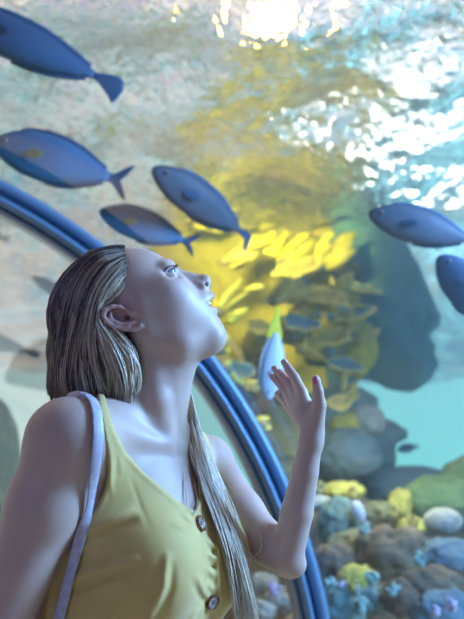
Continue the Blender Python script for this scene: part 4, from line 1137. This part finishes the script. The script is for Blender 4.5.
# ------------------------------------------------------------------ plate corals
M_plate = noisy('plate_coral_skin', rstops((.26, .30, .12), (.50, .46, .16), (.80, .70, .20)), 6, .85, 4, .6, 24, .02)
M_plate2 = noisy('teal_plate_skin', rstops((.10, .24, .28), (.18, .36, .40), (.34, .46, .40)), 6, .85, 4, .6, 24, .02)
M_rim = noisy('pale_growing_rim', rstops((.72, .62, .16), (.86, .78, .24), (.92, .86, .40)), 14, .8, 3, .4, 30, .01)
def plate(u, v, d, rp, tiltx, tiltz, m, label):
    s = d / FPX; R_ = rp * s; c = P(u, v, d); rr_ = np.random.RandomState(int(u * 7 + v))
    ph = rr_.rand(4) * 6.3; N = 56; rings = 9
    n = nU * math.cos(tiltx) - CF * math.sin(tiltx) * 1.0 + CR * tiltz; n /= np.linalg.norm(n)
    a = np.cross(n, CF); a /= np.linalg.norm(a); b = np.cross(n, a)
    def edge(t): return R_ * (1 + .12 * math.sin(2 * t + ph[0]) + .10 * math.sin(3 * t + ph[1]) + .06 * math.sin(7 * t + ph[2]))
    def surf(k, t, top):
        q = k / rings; e = edge(t) * q
        h = .22 * R_ * q * q + .05 * R_ * q * math.sin(5 * t + ph[3]) + (1 if top else -1) * R_ * .075 * (1 - .5 * q)
        return c + a * e * math.cos(t) + b * e * math.sin(t) + n * h
    V = []; Fc = []
    for k in range(rings + 1):
        for j in range(N): V.append(surf(k, 2 * PI * j / N, True))
    for k in range(rings, -1, -1):
        for j in range(N): V.append(surf(k, 2 * PI * j / N, False))
    T_ = 2 * rings + 2
    for k in range(T_ - 1):
        for j in range(N): k2 = (j + 1) % N; Fc.append((k * N + j, k * N + k2, k * N + N + k2, k * N + N + j))
    root = empty('plate_coral', tuple(c)); tag(root, label, 'coral')
    link('plate', mesh_from('plate', np.array(V) - c, Fc), m, root)
    rim = []; Fr = []
    for j in range(N):
        t = 2 * PI * j / N; p = (surf(rings, t, True) + surf(rings, t, False)) / 2; o = p - c; o -= n * (o @ n); o /= np.linalg.norm(o); w_ = R_ * .055 * (1 + .3 * math.sin(9 * t + ph[1]))
        for q in range(6): an = 2 * PI * q / 6; rim.append(p + o * w_ * math.cos(an) + n * w_ * math.sin(an))
    for j in range(N):
        k2 = (j + 1) % N
        for q in range(6): q2 = (q + 1) % 6; Fr.append((j * 6 + q, j * 6 + q2, k2 * 6 + q2, k2 * 6 + q))
    link('rim', mesh_from('rim', np.array(rim) - c, Fr), M_rim, root)
    V, Fc, _, _ = lathe([(R_ * .28, .02 * R_), (R_ * .2, -.25 * R_), (R_ * .24, -.7 * R_), (.001, -.72 * R_)], c * 0, n, 16)
    link('stalk', mesh_from('stalk', V, Fc), M_plate2, root)
for q in [(318, 300, 5.2, 26, .5, .1, M_plate, 'olive plate coral with a yellow rim, between the yellow fish tail and the overhang'),
          (348, 318, 5.35, 24, .45, -.2, M_plate2, 'teal plate coral with a pale rim above the thumb'),
          (300, 326, 4.9, 18, .6, .2, M_plate2, 'teal plate coral right of the yellow fish tail'),
          (330, 342, 5.0, 20, .5, -.1, M_plate, 'olive plate coral just right of the thumb tip'),
          (352, 290, 5.9, 24, .4, .2, M_plate2, 'teal plate coral touching the face-shaped overhang'),
          (300, 272, 5.8, 24, .5, -.2, M_plate, 'olive plate coral high on the reef wall'),
          (262, 330, 4.7, 15, .6, .1, M_plate, 'olive plate coral behind the pale fish'),
          (345, 368, 5.0, 18, .5, .2, M_plate2, 'teal plate coral above the rock ledges'),
          (340, 405, 4.6, 14, .5, -.1, M_plate, 'small olive plate coral beside the thumb base'),
          (240, 372, 4.6, 15, .6, .1, M_plate2, 'teal plate coral between the rib and the pale fish')]: plate(*q)

# tan rocks lying along the far side of the tunnel
for i, (r_, a_, rx, lb) in enumerate([(1.6, 7.2, .8, 'big tan rock on the tank bed hidden behind the raised arm'), (1.5, 8.9, .9, 'far tan rock on the tank bed beyond the reef bank'), (-3.6, 6.6, .9, 'tan rock on the bed left of the tunnel behind the near arm'), (-3.8, 8.6, 1.0, 'farthest tan rock on the bed left of the tunnel')]):
    V0, F_ = ICO[4]; c = T3(r_, a_, .35); V = displace(c + V0 * np.array([rx, rx, .55]), c, .16, 1.4, .5, i + 4.)
    settle('rock', V, F_, R_TAN, lb, 'rock')
def lamp(u, v, back, z, r, emis, colr):
    """round pool lamp hung over the water"""
    p = onsurf(u, v); d = p - CAM; d[2] = 0; d /= np.linalg.norm(d)
    c = p + d * back; c[2] = z
    aim = (p + d * .3) - c; aim /= np.linalg.norm(aim)
    root = empty('pool_lamp', tuple(c))
    tag(root, LAMPL.pop(0), 'lamp', 'lamps hung over the water')
    V, Fc, _, _ = lathe([(.0001, -.16), (r * .5, -.15), (r * .9, -.06), (r * 1.08, .02), (r * 1.0, .02)], (0, 0, 0), aim, 32)
    link('housing', mesh_from('housing', V, Fc), mat('lamp_housing', (.05, .05, .06), .4, .6), root)
    V, Fc, _, _ = lathe([(.0001, .012), (r * .6, .011), (r * .99, .0)], (0, 0, 0), aim, 32)
    m = mat('lamp_glass', (0, 0, 0), .3); b = m.node_tree.nodes['Principled BSDF']; b.inputs['Emission Color'].default_value = (*colr, 1); b.inputs['Emission Strength'].default_value = emis
    link('lens', mesh_from('lens', V, Fc), m, root)
LAMPL = ['warm yellow round lamp over the water at the top of the picture', 'white round lamp over the water at the right, nearest of the white ones', 'white round lamp over the water behind the nearest white one', 'small white round lamp over the water beside the yellow light']
LAMPL = ['warm yellow lamp glinting through the ripples above the middle of the tank'] + ['white lamp glittering through the ripples at the upper right'] * 4
for u_, v_, b_k, z_, r_, e_, c__ in ((270, 22, 2.2, 4.25, .10, 90, (1, .52, .07)), (405, 110, 4.8, 4.1, .075, 150, (1, .97, .92)), (395, 130, 5.4, 4.1, .06, 150, (1, .93, .82)), (440, 110, 5.0, 4.1, .06, 150, (1, .97, .95)), (375, 120, 4.0, 4.0, .05, 150, (1, .97, .95))):
    lamp(u_, v_, b_k, z_, r_, e_, c__)
spot('yellow_spot', tuple(P(215, 165, 4.4)), tuple(P(235, 235, 6.6)), 250, (1, .86, .14), .15, 80, .8)
area('tank_end_fill', tuple(T3(8.2, 8.5, 1.6)), tuple(T3(3.0, 7, 1.4)), 45, (.30, .85, 1.0), 6, 2.6)  # added cyan panel out of view, tints the water and reef
spot('warm_fill_spot', tuple(T3(-5.5, 5.5, 2.9)), tuple(T3(-1.5, 8.5, 0)), 220, (1, .66, .36), .3, 120, .6)  # added unseen warm light, browns the upper-left ripples
area('tank_side_key', (2.1, 1.3, 2.4), tuple(CH + np.array([.1, 0, .1])), 120, (.24, .50, 1.0), .7, .7)  # added blue key on the woman, stands in for the tank's light
spot('leaf_fill_spot', tuple(P(250, 180, 3.3)), tuple(P(226, 318, 3.9)), 26, (1, .92, .40), .06, 60, .6)  # added to brighten the yellow leaves beside the chin
area('bank_fill', tuple(P(400, 380, 3.6)), tuple(P(390, 560, 3.8)), 6, (.95, 1.0, .85), .8, .6)  # added fill that lifts the tops of the reef bank
area('back_fill', (-1.6, -1.4, 1.7), tuple(CH), 8, (.30, .38, 1.0), 1.6, 1.2)  # added unseen fill behind the camera, blue on her near side
w = bpy.data.worlds.new('world'); sc.world = w; w.use_nodes = True
wn = w.node_tree; bg = wn.nodes['Background']
def wnd(t, **kw):
    n = wn.nodes.new(t)
    for k, v in kw.items():
        if k.startswith('i_'): n.inputs[k[2:].replace('_', ' ')].default_value = v
        else: setattr(n, k, v)
    return n
tc = wnd('ShaderNodeTexCoord'); sp = wnd('ShaderNodeSeparateXYZ'); wn.links.new(tc.outputs['Generated'], sp.inputs[0])
def wramp(fac, stops):
    rp = wnd('ShaderNodeValToRGB'); e = rp.color_ramp.elements
    while len(e) < len(stops): e.new(.5)
    for el, (p, c) in zip(e, stops): el.position = p; el.color = (*c, 1)
    wn.links.new(fac, rp.inputs[0]); return rp.outputs[0]
def half(o):
    ma = wnd('ShaderNodeMath', operation='MULTIPLY_ADD'); ma.inputs[1].default_value = .5; ma.inputs[2].default_value = .5; wn.links.new(o, ma.inputs[0]); return ma.outputs[0]
right_ = wramp(half(sp.outputs['Z']), ((0, (.01, .04, .07)), (.26, (.05, .20, .32)), (.36, (.08, .36, .50)), (.44, (.20, .66, .72)), (.475, (.42, .88, .82)), (.50, (.18, .64, .64)), (.60, (.22, .52, .62)), (.72, (.36, .38, .62)), (.9, (.50, .46, .66))))  # turquoise glow added in place of lit water beyond the tank
left_ = wramp(half(sp.outputs['Z']), ((0, (.02, .05, .08)), (.22, (.26, .20, .18)), (.34, (.60, .42, .26)), (.40, (.70, .54, .40)), (.44, (.46, .60, .70)), (.47, (.56, .64, .60)), (.50, (.42, .50, .46)), (.58, (.36, .50, .48)), (.72, (.46, .44, .44)), (.9, (.46, .42, .50))))  # beige and pale tints added low down for the ripples to reflect
mx = wnd('ShaderNodeMix', data_type='RGBA'); mr = wnd('ShaderNodeMapRange'); mr.interpolation_type = 'SMOOTHSTEP'; mr.inputs['From Min'].default_value = -.22; mr.inputs['From Max'].default_value = .10
wn.links.new(sp.outputs['X'], mr.inputs['Value']); wn.links.new(mr.outputs[0], mx.inputs['Factor']); wn.links.new(left_, mx.inputs['A']); wn.links.new(right_, mx.inputs['B'])
# mottled colours added overhead for the ripples to break up
cn = wnd('ShaderNodeTexNoise', i_Scale=5.0, i_Detail=4, i_Roughness=.6); wn.links.new(tc.outputs['Generated'], cn.inputs['Vector'])
cl = wramp(cn.outputs['Fac'], ((.36, (.20, .18, .50)), (.46, (.42, .34, .30)), (.52, (.85, .70, .50)), (.60, (.90, .85, .78)), (.70, (.60, .60, .85))))
cm = wnd('ShaderNodeMix', data_type='RGBA'); cr_ = wnd('ShaderNodeMapRange'); cr_.inputs['From Min'].default_value = .26; cr_.inputs['From Max'].default_value = .42
wn.links.new(sp.outputs['Z'], cr_.inputs['Value']); wn.links.new(cr_.outputs[0], cm.inputs['Factor']); wn.links.new(mx.outputs['Result'], cm.inputs['A']); wn.links.new(cl, cm.inputs['B']); mx = cm
# world dimmed to violet behind the viewer to cut flat light on the woman
mb_ = wnd('ShaderNodeMix', data_type='RGBA'); mr2 = wnd('ShaderNodeMapRange'); mr2.interpolation_type = 'SMOOTHSTEP'; mr2.inputs['From Min'].default_value = -.5; mr2.inputs['From Max'].default_value = .45
wn.links.new(sp.outputs['Y'], mr2.inputs['Value']); wn.links.new(mr2.outputs[0], mb_.inputs['Factor']); mb_.inputs['A'].default_value = (.035, .04, .09, 1); wn.links.new(mx.outputs['Result'], mb_.inputs['B'])
wn.links.new(mb_.outputs['Result'], bg.inputs[0]); bg.inputs[1].default_value = 1.0
cd = bpy.data.cameras.new('camera'); c_ = bpy.data.objects.new('camera', cd); col.objects.link(c_)
c_.location = CAM; c_.rotation_euler = (PI / 2 + PITCH, 0, 0)
cd.sensor_fit = 'HORIZONTAL'; cd.sensor_width = 24.0; cd.lens = 24.0 * FPX / 464.0
cd.clip_start = .02; cd.clip_end = 200
cd.dof.use_dof = True; cd.dof.focus_distance = 1.10; cd.dof.aperture_fstop = cd.lens / 10.0
sc.camera = c_
sc.view_settings.view_transform = 'Standard'; sc.view_settings.look = 'None'; sc.view_settings.gamma = 1; sc.view_settings.exposure = .6
cy = sc.cycles
cy.use_denoising = True; cy.max_bounces = 10; cy.transparent_max_bounces = 16; cy.volume_bounces = 1; cy.transmission_bounces = 6; cy.glossy_bounces = 4; cy.diffuse_bounces = 3
cy.sample_clamp_indirect = 6; cy.caustics_reflective = False; cy.caustics_refractive = True
